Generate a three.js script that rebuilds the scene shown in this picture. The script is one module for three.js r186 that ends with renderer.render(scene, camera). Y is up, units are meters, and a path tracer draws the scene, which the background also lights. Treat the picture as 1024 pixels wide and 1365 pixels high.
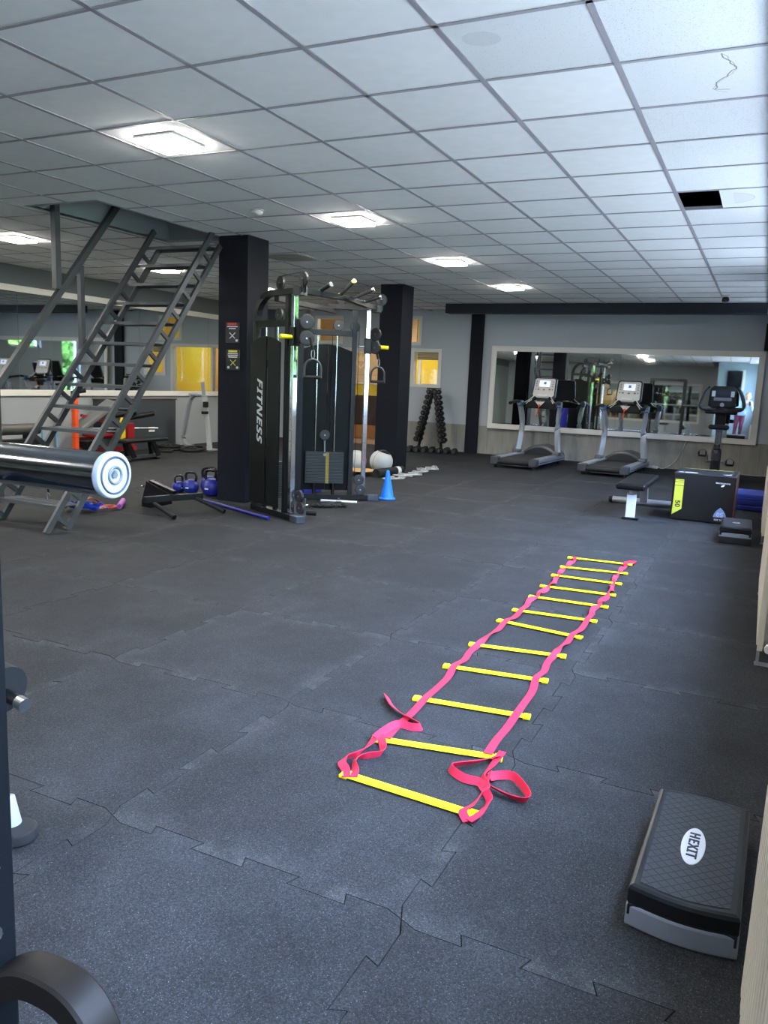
import * as THREE from 'three';
import { RoundedBoxGeometry } from 'three/addons/geometries/RoundedBoxGeometry.js';
import { mergeGeometries, toCreasedNormals } from 'three/addons/utils/BufferGeometryUtils.js';
import { MarchingCubes } from 'three/addons/objects/MarchingCubes.js';
import { FontLoader } from 'three/addons/loaders/FontLoader.js';
import { TextGeometry } from 'three/addons/geometries/TextGeometry.js';
import { RectAreaLightUniformsLib } from 'three/addons/lights/RectAreaLightUniformsLib.js';

// ---------------------------------------------------------------- camera, sky, sun, exposure
const EXPOSURE = 1.0, SKY = 52.0, SUN = 10.0, LAMP = 160.0, GLOW = 84.0, RECEPTION_LAMP = 13.0;
const scene = new THREE.Scene(), PI = Math.PI;
const camera = new THREE.PerspectiveCamera(66.09, 1024 / 1365, 0.02, 200);
camera.position.set(0, 1.35, 0);
camera.rotation.set(-0.16620, 0.44224, 0.04211, 'YXZ');
scene.add(camera);
RectAreaLightUniformsLib.init();
const renderer = new THREE.WebGLRenderer({ antialias: true });
renderer.toneMapping = THREE.LinearToneMapping;
renderer.toneMappingExposure = EXPOSURE;
renderer.shadowMap.enabled = true;
{ // overcast bluish sky, three times as bright overhead as at the horizon
  const W = 64, H = 32, d = new Float32Array(W * H * 4);
  for (let y = 0; y < H; y++) for (let x = 0; x < W; x++) {
    const e = Math.max(0, ((y + .5) / H - .5) * 2), i = (y * W + x) * 4, k = (1 + 2 * Math.sin(e * PI / 2)) / 3;
    d[i] = .64 * k; d[i + 1] = .86 * k; d[i + 2] = 1.3 * k; d[i + 3] = 1;
  }
  const t = new THREE.DataTexture(d, W, H, THREE.RGBAFormat, THREE.FloatType);
  t.mapping = THREE.EquirectangularReflectionMapping; t.magFilter = t.minFilter = THREE.LinearFilter; t.needsUpdate = true;
  scene.background = t; scene.backgroundIntensity = SKY;
}
const sun = new THREE.DirectionalLight(new THREE.Color(1, .95, .86), SUN);  // stands behind the building, so no beam enters the room
sun.position.set(-8, 20, -10); sun.target.position.set(6, 0, -6); sun.castShadow = true; sun.shadow.radius = 1;
Object.assign(sun.shadow.camera, { left: -25, right: 25, top: 25, bottom: -25, far: 70 });
scene.add(sun, sun.target);

// ---------------------------------------------------------------- helpers
const V = (x, y, z) => new THREE.Vector3(x, y, z), CY = 2.724, XL = -9.72, XR = .22, ZB = -14.8;
let seed = 7;
const rnd = () => { seed = (seed + 0x6D2B79F5) | 0; let t = Math.imul(seed ^ (seed >>> 15), 1 | seed); t = (t + Math.imul(t ^ (t >>> 7), 61 | t)) ^ t; return ((t ^ (t >>> 14)) >>> 0) / 4294967296; };
const font = await new FontLoader().loadAsync('fonts/droid/droid_sans_bold.typeface.json');
const prep = (g) => { if (g.index) g = g.toNonIndexed(); for (const k of Object.keys(g.attributes)) if (!['position', 'normal', 'uv'].includes(k)) g.deleteAttribute(k); return g; };
const join = (l) => { l = l.flat(9).map(prep); return l.length === 1 ? l[0] : mergeGeometries(l); };
const taken = {};
const numbered = (n) => { const k = taken[n] = (taken[n] ?? -1) + 1; return k ? n + '_' + String(k).padStart(3, '0') : n; };
function obj(name, geos, material, parent) {
  const m = new THREE.Mesh(geos.isBufferGeometry ? geos : join([geos]), material);
  m.name = parent ? name : numbered(name); m.castShadow = m.receiveShadow = true; (parent ?? scene).add(m); return m;
}
function tag(o, label, category, group) { o.userData = { label, category }; if (group) o.userData.group = group; return o; }
function thing(name, label, category, p = [0, 0, 0], turn = 0, group) { const o = new THREE.Group(); o.name = numbered(name); o.position.set(...p); o.rotation.y = turn; scene.add(o); return tag(o, label, category, group); }
function struct(name, geos, m, parent) { const o = obj(name, geos, m, parent); if (!parent) o.userData.kind = 'structure'; return o; }
function dup(src, p, turn, label, group) { const o = src.clone(); o.name = numbered(src.name.replace(/_\d{3}$/, '')); o.userData = { ...src.userData, label: label ?? src.userData.label }; if (group) o.userData.group = group; if (p) o.position.set(...p); if (turn !== undefined) o.rotation.y = turn; scene.add(o); return o; }
// geometry
const bx = (x, y, z, w, h, d, r = 0, rot) => { let g = r ? new RoundedBoxGeometry(w, h, d, 2, Math.min(r, w / 2.01, h / 2.01, d / 2.01)) : new THREE.BoxGeometry(w, h, d); if (rot) g.applyMatrix4(new THREE.Matrix4().makeRotationFromEuler(new THREE.Euler(...rot))); return g.translate(x, y, z); };
const span = (x0, x1, y0, y1, z0, z1, r = 0) => bx((x0 + x1) / 2, (y0 + y1) / 2, (z0 + z1) / 2, Math.abs(x1 - x0), Math.abs(y1 - y0), Math.abs(z1 - z0), r);
const A = (p) => p.isVector3 ? p : V(...p);
function along(g, a, b) { a = A(a); b = A(b); const d = b.clone().sub(a), q = new THREE.Quaternion().setFromUnitVectors(V(0, 1, 0), d.clone().normalize()); return g.applyQuaternion(q).translate((a.x + b.x) / 2, (a.y + b.y) / 2, (a.z + b.z) / 2); }
const rod = (a, b, r, r2 = r, n = 14) => along(new THREE.CylinderGeometry(r2, r, A(a).distanceTo(A(b)), n), a, b);
function bar(a, b, w, h, r = 0) { // rectangular bar from a to b; w is the horizontal width, h the other
  a = A(a); b = A(b); const d = b.clone().sub(a), L = d.length(), z = d.normalize(); let x = V(0, 1, 0).cross(z); if (x.length() < 1e-3) x = V(1, 0, 0); x.normalize();
  const y = z.clone().cross(x), g = r ? new RoundedBoxGeometry(w, h, L, 2, r) : new THREE.BoxGeometry(w, h, L);
  return g.applyMatrix4(new THREE.Matrix4().makeBasis(x, y, z)).translate((a.x + b.x) / 2, (a.y + b.y) / 2, (a.z + b.z) / 2);
}
const curve = (pts, closed = false, t = .5) => new THREE.CatmullRomCurve3(pts.map(A), closed, 'catmullrom', t);
const pipe = (pts, r, n = 24, k = 8, closed = false) => new THREE.TubeGeometry(curve(pts, closed), n, r, k, closed);
const lathe = (pr, n = 24) => new THREE.LatheGeometry(pr.map((p) => new THREE.Vector2(...p)), n);
const ball = (x, y, z, r, sx = 1, sy = 1, sz = 1, n = 20) => new THREE.SphereGeometry(r, n, Math.ceil(n * .7)).scale(sx, sy, sz).translate(x, y, z);
function shape(pts, holes = []) { const s = new THREE.Shape(pts.map((p) => new THREE.Vector2(...p))); for (const h of holes) s.holes.push(new THREE.Path(h.map((p) => new THREE.Vector2(...p)))); return s; }
const slab = (s, depth, bevel = 0) => { const g = new THREE.ExtrudeGeometry(s instanceof THREE.Shape ? s : shape(s), { depth: depth - 2 * bevel, bevelEnabled: bevel > 0, bevelSize: bevel, bevelThickness: bevel, bevelSegments: 2, bevelOffset: -bevel, curveSegments: 12 }); return g.translate(0, 0, bevel); };
const oval = (rx, ry, n = 32) => Array.from({ length: n }, (_, i) => [rx * Math.cos(i / n * 2 * PI), ry * Math.sin(i / n * 2 * PI)]);
const rrect = (w, h, r, n = 5) => { const o = []; [[w / 2 - r, h / 2 - r, 0], [-w / 2 + r, h / 2 - r, 1], [-w / 2 + r, -h / 2 + r, 2], [w / 2 - r, -h / 2 + r, 3]].forEach(([x, y, q]) => { for (let i = 0; i <= n; i++) { const a = (q + i / n) * PI / 2; o.push([x + r * Math.cos(a), y + r * Math.sin(a)]); } }); return o; };
function letters(t, size, depth) { const g = new TextGeometry(t, { font, size, depth, curveSegments: 3 }); g.computeBoundingBox(); const b = g.boundingBox; return g.translate(-(b.min.x + b.max.x) / 2, -(b.min.y + b.max.y) / 2, 0); }
// a swept profile (list of [side, up]) along points, with a frame that stays level
function sweep(pts, prof, n = 24, roll = () => 0, closed = false) {
  const c = curve(pts, closed), P = [], I = [], m = prof.length, uv = [];
  for (let i = 0; i <= n; i++) {
    const t = i / n, p = c.getPoint(t), d = c.getTangent(t); let s = V(0, 1, 0).cross(d); if (s.length() < .05) s = V(1, 0, 0); s.normalize();
    const u = d.clone().cross(s).normalize(), a = roll(t), s2 = s.clone().multiplyScalar(Math.cos(a)).addScaledVector(u, Math.sin(a)), u2 = u.clone().multiplyScalar(Math.cos(a)).addScaledVector(s, -Math.sin(a));
    for (const [x, y] of prof) { const q = p.clone().addScaledVector(s2, x).addScaledVector(u2, y); P.push(q.x, q.y, q.z); uv.push(x, t); }
  }
  for (let i = 0; i < n; i++) for (let j = 0; j < m; j++) { const a = i * m + j, b = i * m + (j + 1) % m; I.push(a, b, a + m, b, b + m, a + m); }
  const g = new THREE.BufferGeometry(); g.setAttribute('position', new THREE.Float32BufferAttribute(P, 3)); g.setAttribute('uv', new THREE.Float32BufferAttribute(uv, 2)); g.setIndex(I);
  const caps = []; if (!closed) for (const e of [0, n]) for (let j = 1; j < m - 1; j++) caps.push(e * m, e * m + j + (e ? 1 : 0), e * m + j + (e ? 0 : 1));
  g.setIndex(I.concat(caps)); return toCreasedNormals(g, .6);
}
const flat = (w, t) => [[-w / 2, -t / 2], [-w / 2, t / 2], [w / 2, t / 2], [w / 2, -t / 2]];

// ---------------------------------------------------------------- materials
const col = (c) => new THREE.Color(c);
const std = (color, roughness = .6, metalness = 0, more = {}) => new THREE.MeshStandardMaterial({ color: col(color), roughness, metalness, ...more });
function noiseTex(n, fn, repeat = 1, srgb = true) { const d = new Uint8Array(n * n * 4); for (let y = 0; y < n; y++) for (let x = 0; x < n; x++) { const c = fn(x, y), i = (y * n + x) * 4; d[i] = c[0]; d[i + 1] = c[1]; d[i + 2] = c[2]; d[i + 3] = 255; } const t = new THREE.DataTexture(d, n, n); if (srgb) t.colorSpace = THREE.SRGBColorSpace; t.wrapS = t.wrapT = THREE.RepeatWrapping; t.magFilter = THREE.LinearFilter; t.minFilter = THREE.LinearMipmapLinearFilter; t.generateMipmaps = true; t.repeat.set(repeat, repeat); t.needsUpdate = true; return t; }
const lattice = (n, k) => { const g = Array.from({ length: k * k }, rnd); return (x, y) => { const u = x / n * k, v = y / n * k, i = Math.floor(u), j = Math.floor(v), s = (u - i) ** 2 * (3 - 2 * (u - i)), t = (v - j) ** 2 * (3 - 2 * (v - j)), f = (a, b) => g[((b % k) + k) % k * k + ((a % k) + k) % k]; return (f(i, j) * (1 - s) + f(i + 1, j) * s) * (1 - t) + (f(i, j + 1) * (1 - s) + f(i + 1, j + 1) * s) * t; }; };
const M = {
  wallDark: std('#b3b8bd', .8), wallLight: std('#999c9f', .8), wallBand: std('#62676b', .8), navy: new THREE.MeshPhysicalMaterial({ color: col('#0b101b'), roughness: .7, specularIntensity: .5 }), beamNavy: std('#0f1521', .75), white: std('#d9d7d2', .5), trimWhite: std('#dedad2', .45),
  mirror: new THREE.MeshStandardMaterial({ color: col('#e4e9e8'), metalness: 1, roughness: .02 }), glass: new THREE.MeshPhysicalMaterial({ color: 0xffffff, roughness: .02, transmission: 1, thickness: 0, ior: 1.45 }),
  chrome: std('#d8dadd', .12, 1), steel: std('#a9adb3', .32, 1), silver: std('#aab0b8', .38, .55), stair: std('#44474c', .45, .2), tread: std('#5a5d62', .42, .3),
  black: new THREE.MeshPhysicalMaterial({ color: col('#0d0f11'), roughness: .5, specularIntensity: .6 }), blackMetal: new THREE.MeshPhysicalMaterial({ color: col('#0e1012'), roughness: .42, specularIntensity: .7 }), rubberBlack: std('#131416', .8), vinyl: new THREE.MeshPhysicalMaterial({ color: col('#0e0f11'), roughness: .45, specularIntensity: .5 }), darkPanel: new THREE.MeshPhysicalMaterial({ color: col('#0b1011'), roughness: .5, specularIntensity: .35 }), grey: std('#5c6167', .5), greyPlastic: std('#8b9097', .45),
  yellow: std('#f2e100', .45), pink: std('#d61f45', .8), red: std('#8e1218', .45), blue: std('#1d31a8', .42), cone: std('#1277e8', .45), orange: std('#e8541c', .55), violet: std('#c86fc9', .6),
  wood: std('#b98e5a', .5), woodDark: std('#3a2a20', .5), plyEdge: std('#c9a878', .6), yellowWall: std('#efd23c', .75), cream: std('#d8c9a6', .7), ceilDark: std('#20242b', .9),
};
// ---------------------------------------------------------------- surfaces
const speckMap = (dust) => { const a = lattice(1024, 4), b = lattice(1024, 13), c = lattice(1024, 300), e = lattice(1024, 20); let s = 0; return noiseTex(1024, (x, y) => { const r = rnd(), d = Math.min(x, y, 1023 - x, 1023 - y) / 1024; let v = 38 + (a(x, y) - .5) * 10 + (b(x, y) - .5) * 7 + (c(x, y) - .5) * 28 + (rnd() - .5) * 22, w = 0; if (d < .12) w = dust * Math.pow(1 - d / .12, 2) * e(x, y) * 1.6; if (s > 0) { v += s; s = 0; } if (r > .993) { s = 35 + 60 * rnd(); v += s; } if (r > .99995) v = 215; if (r < .03) v -= 22; return [v * .95 + w, v + w * .97, v * 1.08 + w * .9].map((k) => Math.max(8, Math.min(255, k))); }); };
const speckMaps = [speckMap(9), speckMap(15), speckMap(4)];
const grain = noiseTex(512, () => { const v = 120 + 110 * rnd(); return [v, v, v]; }, 3, false);
const rubber = [[1, 0], [.93, 1], [1.05, 2], [.95, 0], [1.1, 1], [.98, 2]].map(([k, m], i) => new THREE.MeshPhysicalMaterial({ specularIntensity: .55, map: speckMaps[m], color: new THREE.Color(k, k * (1 - .004 * i), k * (1.01 - .012 * i)), roughness: .82, bumpMap: grain, bumpScale: .0015 }));
// floor: interlocking rubber mats on a concrete slab
const floor = struct('floor', span(XL - .3, XR + .3, -.25, -.024, ZB - .3, 5.3), std('#0c0c0d', .95));
const TX = .9735, TZ = 1.0, FX = -.693, FZ = -1.668;
function matOutline() { // toothed square, inset a hair so that the joint shows
  const n = 6, a = .02, edge = []; for (let k = 0; k < n; k++) { const s = k % 2 ? -1 : 1; edge.push([(k + (k ? -.05 : .3)) / n, s * a], [(k + 1 + (k < n - 1 ? .05 : -.3)) / n, s * a]); }
  const P = [[0, 0]]; for (const [t, o] of edge) P.push([t * TX, o]); P.push([TX, 0]); for (const [t, o] of edge) P.push([TX + o, t * TZ]); P.push([TX, TZ]); for (const [t, o] of [...edge].reverse()) P.push([t * TX, TZ + o]); P.push([0, TZ]); for (const [t, o] of [...edge].reverse()) P.push([o, t * TZ]);
  const g = .0016, m = P.length, Q = []; for (let i = 0; i < m; i++) { const p = P[(i + m - 1) % m], c = P[i], q = P[(i + 1) % m], e = (u, v) => { const l = Math.hypot(v[0] - u[0], v[1] - u[1]); return [-(v[1] - u[1]) / l, (v[0] - u[0]) / l]; }, n1 = e(p, c), n2 = e(c, q), k = 1 + n1[0] * n2[0] + n1[1] * n2[1], f = g / Math.max(k, .35); Q.push([c[0] + (n1[0] + n2[0]) * f, c[1] + (n1[1] + n2[1]) * f]); }
  return Q;
}
const clipHalf = (P, f) => { const o = []; P.forEach((c, i) => { const q = P[(i + 1) % P.length], a = f(c), b = f(q); if (a >= 0) o.push(c); if ((a >= 0) !== (b >= 0)) { const t = a / (a - b); o.push([c[0] + (q[0] - c[0]) * t, c[1] + (q[1] - c[1]) * t]); } }); return o; };
const outline = matOutline(), matCache = {};
function matGeo(x0, z0, variant) { // clipped at the walls
  const lx = Math.max(XL - x0, -1), hx = Math.min(XR - x0, TX + 1), lz = Math.max(ZB - z0, -1), hz = Math.min(5 - z0, TZ + 1), key = [lx > 0 ? lx : 0, hx < TX ? hx : 9, lz > 0 ? lz : 0, hz < TZ ? hz : 9, variant].join();
  if (matCache[key]) return matCache[key];
  let P = clipHalf(clipHalf(clipHalf(clipHalf(outline, (p) => p[0] - lx), (p) => hx - p[0]), (p) => p[1] - lz), (p) => hz - p[1]);
  if (P.length < 3) return null;
  const g = new THREE.ExtrudeGeometry(shape(P.map(([x, z]) => [x, -z]).reverse()), { depth: .022, bevelEnabled: false }); g.rotateX(-PI / 2).translate(0, -.022, 0);
  const uv = g.attributes.uv; for (let i = 0; i < uv.count; i++) { let u = uv.getX(i), v = uv.getY(i); u = u / TX; v = -v / TZ; uv.setXY(i, variant & 1 ? 1 - u : u, variant & 2 ? 1 - v : v); }
  return matCache[key] = g;
}
for (let i = -10; i <= 0; i++) for (let j = -14; j <= 6; j++) {
  const x0 = FX + i * TX, z0 = FZ + j * TZ; if (x0 + TX < XL + .05 || x0 > XR - .03 || z0 + TZ < ZB + .03 || z0 > 4.97 || (z0 > 1.2 && x0 > -1.3)) continue;
  const g = matGeo(x0, z0, Math.floor(rnd() * 4)); if (!g) continue;
  const m = obj('rubber_mat', g, rubber[Math.floor(rnd() * 6)], floor); m.position.set(x0, -rnd() * .0012, z0);
}
// ceiling: concrete slab with the stair opening, lay-in tiles on a white grid
const OX0 = -6.03, OX1 = -5.23, OZ0 = -6.98, OZ1 = -5.17;
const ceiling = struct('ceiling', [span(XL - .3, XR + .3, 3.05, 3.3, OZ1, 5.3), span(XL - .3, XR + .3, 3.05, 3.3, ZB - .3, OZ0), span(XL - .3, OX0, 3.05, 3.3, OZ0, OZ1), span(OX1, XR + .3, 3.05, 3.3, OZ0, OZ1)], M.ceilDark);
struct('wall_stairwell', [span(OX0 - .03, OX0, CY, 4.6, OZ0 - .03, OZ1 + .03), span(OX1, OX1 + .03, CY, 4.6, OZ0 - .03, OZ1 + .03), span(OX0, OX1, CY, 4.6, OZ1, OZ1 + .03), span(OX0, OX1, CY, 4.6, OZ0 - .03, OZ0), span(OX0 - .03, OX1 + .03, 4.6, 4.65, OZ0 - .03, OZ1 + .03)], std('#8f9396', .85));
const GX = -.7315, GZ = -3.089, TP = .6, TQ = .597;
const pits = (hard) => { const a = lattice(512, 12); return noiseTex(512, (x, y) => { let v = 250 + (a(x, y) - .5) * 5 + (rnd() - .5) * 5; return [v, v, v].map((k) => Math.min(255, k)); }); };
const plainTile = pits(0);
const pitTile = (() => { const n = 512, b = new Float32Array(n * n).fill(248); for (let k = 0; k < 2600; k++) { let x = rnd() * n, y = rnd() * n, a = rnd() * 6.28, l = 1 + rnd() * 5, dk = 25 + 60 * rnd(); for (let s = 0; s < l; s++) { b[(Math.floor(y) & 511) * n + (Math.floor(x) & 511)] -= dk; x += Math.cos(a); y += Math.sin(a); a += rnd() - .5; } } return noiseTex(n, (x, y) => { const v = Math.max(120, b[y * n + x] + (rnd() - .5) * 5); return [v, v, v]; }); })();
function stained(draw) { const c = document.createElement('canvas'); c.width = c.height = 512; const x = c.getContext('2d'); x.fillStyle = '#f6f6f6'; x.fillRect(0, 0, 512, 512); for (let i = 0; i < 1500; i++) { x.fillStyle = 'rgba(120,125,130,' + (.1 + .3 * rnd()) + ')'; x.fillRect(rnd() * 512, rnd() * 512, 1 + rnd() * 3, 1 + rnd() * 2); } draw(x); const t = new THREE.CanvasTexture(c); t.colorSpace = THREE.SRGBColorSpace; return t; }
const crackTile = stained((x) => { x.strokeStyle = 'rgba(120,112,100,.75)'; for (const [w, o] of [[5, 0], [2, 2]]) { x.lineWidth = w; x.beginPath(); let px = 352, py = 30; x.moveTo(px, py); for (let i = 0; i < 26; i++) { px += (i < 9 ? 5 : i < 16 ? -9 : i < 20 ? -4 : 10) + (rnd() - .5) * 14; py += (i < 20 ? 17 : 7) + (rnd() - .5) * 12; x.lineTo(px + o, py); } x.stroke(); } });
const ringTile = stained((x) => { x.strokeStyle = 'rgba(140,130,115,.6)'; x.lineWidth = 5; x.beginPath(); x.ellipse(60, 250, 300, 150, 0, -1.3, 1.3); x.stroke(); x.fillStyle = 'rgba(150,140,125,.12)'; x.fill(); });
const scuffTile = stained((x) => { x.fillStyle = 'rgba(110,115,118,.10)'; x.beginPath(); x.ellipse(110, 150, 70, 60, .4, 0, 7); x.fill(); });
const TM = [1, .97, .94, .985, .955].map((k) => new THREE.MeshStandardMaterial({ map: plainTile, color: new THREE.Color(k * .86, k * .865, k * .86), roughness: .95 }));
const tileMat = (t) => new THREE.MeshStandardMaterial({ map: t, color: new THREE.Color(.74, .75, .75), roughness: .95 });
const PM = tileMat(pitTile), CM = tileMat(crackTile), RM = tileMat(ringTile), SM = tileMat(scuffTile);
const holes = [[OX0, OX1, OZ0, OZ1], [-5.23, -4.85, -7.19, -6.8], [-5.28, -4.9, -11.11, -10.69], [-.716, -.45, -6.66, -6.09]];
const cut = (r, h) => { const [a, b, c, d] = r, [e, f, g, i] = h; if (e >= b - .004 || f <= a + .004 || g >= d - .004 || i <= c + .004) return [r]; const o = []; if (e > a) o.push([a, e, c, d]); if (f < b) o.push([f, b, c, d]); const x0 = Math.max(a, e), x1 = Math.min(b, f); if (g > c) o.push([x0, x1, c, g]); if (i < d) o.push([x0, x1, i, d]); return o.filter((q) => q[1] - q[0] > .02 && q[3] - q[2] > .02); };
const tileSpecs = [], tileGeo = new THREE.BoxGeometry(TP - .012, .014, TQ - .012);
for (let i = -15; i <= 0; i++) for (let j = -13; j < 20; j++) {
  const x0 = GX + i * TP, z1 = GZ - j * TQ; if (z1 - TQ < ZB + .02 || z1 > 5 || (z1 > 1.3 && i > -2)) continue;
  let rs = [[x0 + .006, x0 + TP - .006, z1 - TQ + .006, z1 - .006]]; for (const h of holes) rs = rs.flatMap((r) => cut(r, h));
  for (const r of rs) { const full = r[1] - r[0] > .58 && r[3] - r[2] > .57; let m = TM[Math.floor(rnd() * 5)]; if (i === 0) m = j === 1 ? CM : j === 5 ? RM : PM; else if (i === -1 && j === 0) m = SM; tileSpecs.push({ r, m, full, far: j > 0 ? Math.hypot(x0, z1) : j < -1 ? 99 - z1 : 1 }); }
}
tileSpecs.sort((a, b) => a.far - b.far);
const rest = [];
tileSpecs.forEach(({ r, m, full }, k) => {
  const x = (r[0] + r[1]) / 2, z = (r[2] + r[3]) / 2, y = CY + .010 + rnd() * .001, g = full ? tileGeo : new THREE.BoxGeometry(r[1] - r[0], .014, r[3] - r[2]);
  if (k < 296) { const t = obj('ceiling_tile', g, m, ceiling); t.position.set(x, y, z); } else rest.push(g.clone().translate(x, y, z));
});
obj('ceiling_tile', rest, TM[1], ceiling).userData.kind = 'stuff';
const gridM = std('#98969b', .5);
const runs = (horizontal, c, a, b) => { let segs = [[a, b]]; for (const [e, f, g, i] of holes.slice(0, 3)) { const [lo, hi, p, q] = horizontal ? [g, i, e, f] : [e, f, g, i]; if (c > lo && c < hi) segs = segs.flatMap(([s, t]) => p > s && q < t ? [[s, p], [q, t]] : [[s, t]]); } return segs; };
for (let i = -14; i <= 1; i++) { const x = GX + i * TP, zEnd = i > -2 ? 1.2 : 4.98; obj('grid_runner', runs(false, x, ZB + .01, zEnd).map(([a, b]) => [bx(x, CY + .001, (a + b) / 2, .026, .005, b - a), bx(x, CY + .012, (a + b) / 2, .006, .022, b - a)]), gridM, ceiling); }
for (let j = -13; j < 20; j++) { const z = GZ - j * TQ, x1 = z > 1.25 ? -1.33 : -.131; if (z < ZB + .03) continue; obj('grid_runner', runs(true, z, XL + .01, x1).map(([a, b]) => [bx((a + b) / 2, CY + .0005, z, b - a, .004, .020), bx((a + b) / 2, CY + .012, z, b - a, .022, .005)]), gridM, ceiling); }
// walls
const T = .3;
struct('wall_left', span(XL - T, XL, 0, 3.05, ZB - .3, 5.3), M.wallLight);
{ // upper band of the side wall is painted darker
  struct('trim_1', span(XL, XL + .004, 2.452, CY, ZB, 4.9), M.wallBand);
}
const openings = [[-8.80, -8.13, 2.06, 2.63], [-9.05, -6.70, 0, 1.985], [-7.02, -6.335, 2.06, 2.63], [-6.545, -5.88, 1.235, 2.0]];
function wallWith(x0, x1, y0, y1, holes) { // boxes of a wall in x,y round rectangular holes
  let rs = [[x0, x1, y0, y1]]; for (const [a, b, c, d] of holes) rs = rs.flatMap((r) => { const [e, f, g, i] = r; if (a >= f || b <= e || c >= i || d <= g) return [r]; const o = []; if (a > e) o.push([e, a, g, i]); if (b < f) o.push([b, f, g, i]); const s = Math.max(a, e), t = Math.min(b, f); if (c > g) o.push([s, t, g, c]); if (d < i) o.push([s, t, d, i]); return o; }); return rs;
}
struct('wall_back', wallWith(XL, XR + T, 0, 3.05, openings).map(([a, b, c, d]) => span(a, b, c, d, ZB - .14, ZB)), M.wallDark);
// tiled wainscot along the back wall, tile by tile
const stoneTex = (() => { const a = lattice(512, 5), b = lattice(512, 60); return noiseTex(512, (x, y) => { const v = 205 + (a(x, y * .25) - .5) * 26 + (b(x, y * .2) - .5) * 12 + (rnd() - .5) * 10; return [v, v * .985, v * .95]; }); })();
const stone = [1, .93, 1.05].map((k) => new THREE.MeshStandardMaterial({ map: stoneTex, color: new THREE.Color(.46 * k, .455 * k, .435 * k), roughness: .6 }));
const wains = struct('baseboard_back', span(-6.65, XR, 0, .545, ZB, ZB + .004), std('#55534e', .9));
for (let x = -6.65, k = 0; x < XR - .02; x += .302, k++) obj('wall_tile', span(x + .0012, Math.min(x + .3, XR), .002, .545, ZB + .002, ZB + .012), stone[k * 7 % 3], wains);
struct('pillar_3', span(-5.27, -5.03, 0, CY, ZB + .013, ZB + .1), M.navy);
struct('beam_1', span(-5.30, -.13, 2.565, CY + .03, -13.62, -13.38), M.beamNavy);
// window wall: sill, piers and head round the openings
const wins = [[-1.55, 1.05, .92, 2.66], [-4.35, -1.95, .92, 2.66], [-7.3, -4.75, .92, 2.66], [-9.6, -7.75, .92, 2.5], [-11.75, -11.05, .55, 2.45], [-13.6, -12.5, 1.88, 2.42]];
struct('wall_right', wallWith(ZB - .14, 1.5, 0, 3.05, wins).map(([a, b, c, d]) => span(XR, XR + T, c, d, a, b)), M.wallDark);
struct('trim_2', span(-.13, XR, 2.69, 2.76, ZB, 1.2), M.white);
wins.forEach(([a, b, c, d], k) => {
  const w = struct('window_' + (k + 1), [span(XR + .12, XR + .18, c, c + .06, a, b), span(XR + .12, XR + .18, d - .06, d, a, b), span(XR + .12, XR + .18, c, d, a, a + .06), span(XR + .12, XR + .18, c, d, b - .06, b)], M.white);
  const n = b - a > 1.5 ? 2 : 1, st = (b - a - .12) / n; for (let i = 0; i < n; i++) { const s = a + .06 + i * st; obj('window_pane', span(XR + .147, XR + .153, c + .06, d - .06, s + .002, s + st - .002), M.glass, w); if (i) obj('mullion', span(XR + .115, XR + .185, c + .06, d - .06, s - .035, s + .035), M.white, w); }
  if (c < 1.5 && c > .5) obj('window_sill', span(XR - .05, XR + .12, c - .03, c, a - .02, b + .02, .006), M.white, w);
});
// behind the camera: a return wall close to the window side, the rest of the hall further back
struct('wall_rear', span(-1.1, XR + T, 0, 3.05, 1.2, 1.5), std('#8fa3ae', .8));
struct('wall_rear_return', span(-1.1, -.8, 0, 3.05, 1.5, 5.3), M.wallDark);
struct('wall_rear_far', span(XL, -1.1, 0, 3.05, 5, 5.3), M.wallDark);
struct('pillar_1', span(-5.22, -4.86, 0, 3.05, -7.18, -6.81), M.navy);
struct('pillar_2', span(-5.27, -4.915, 0, 3.05, -11.1, -10.7), M.navy);
// windows and the opening through the back wall to the reception
const frameXY = (x0, x1, y0, y1, w, z0, z1) => [span(x0, x1, y1 - w, y1, z0, z1), span(x0, x1, y0, y0 + w, z0, z1), span(x0, x0 + w, y0 + w, y1 - w, z0, z1), span(x1 - w, x1, y0 + w, y1 - w, z0, z1)];
[[openings[0], .06], [openings[2], .06], [openings[3], .07]].forEach(([[a, b, c, d], w], k) => {
  const f = struct('window_' + (7 + k), frameXY(a, b, c, d, w, ZB - .1, ZB + .02), M.white);
  obj('window_pane', span(a + w, b - w, c + w, d - w, ZB - .065, ZB - .06), M.glass, f);
  if (k === 2) for (let i = 0; i < 5; i++) obj('blind_slat', span(a + w + .01, b - w - .01, d - w - .03 * (i + 1) + .004, d - w - .03 * i, ZB - .13, ZB - .12), std('#6f6f68', .7), f);
});
{
  const [a, b, c, d] = openings[1], f = struct('door_1', [span(a, b, d - .07, d, ZB - .12, ZB + .02), span(a, a + .07, 0, d - .07, ZB - .12, ZB + .02), span(b - .07, b, 0, d - .07, ZB - .12, ZB + .02), span(-7.92, -7.86, 0, d - .07, ZB - .1, ZB)], M.white);
  for (const [s, t] of [[a + .07, -7.92], [-7.86, b - .07]]) obj('door_pane', span(s + .003, t - .003, .02, d - .075, ZB - .06, ZB - .052), M.glass, f);
}
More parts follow.
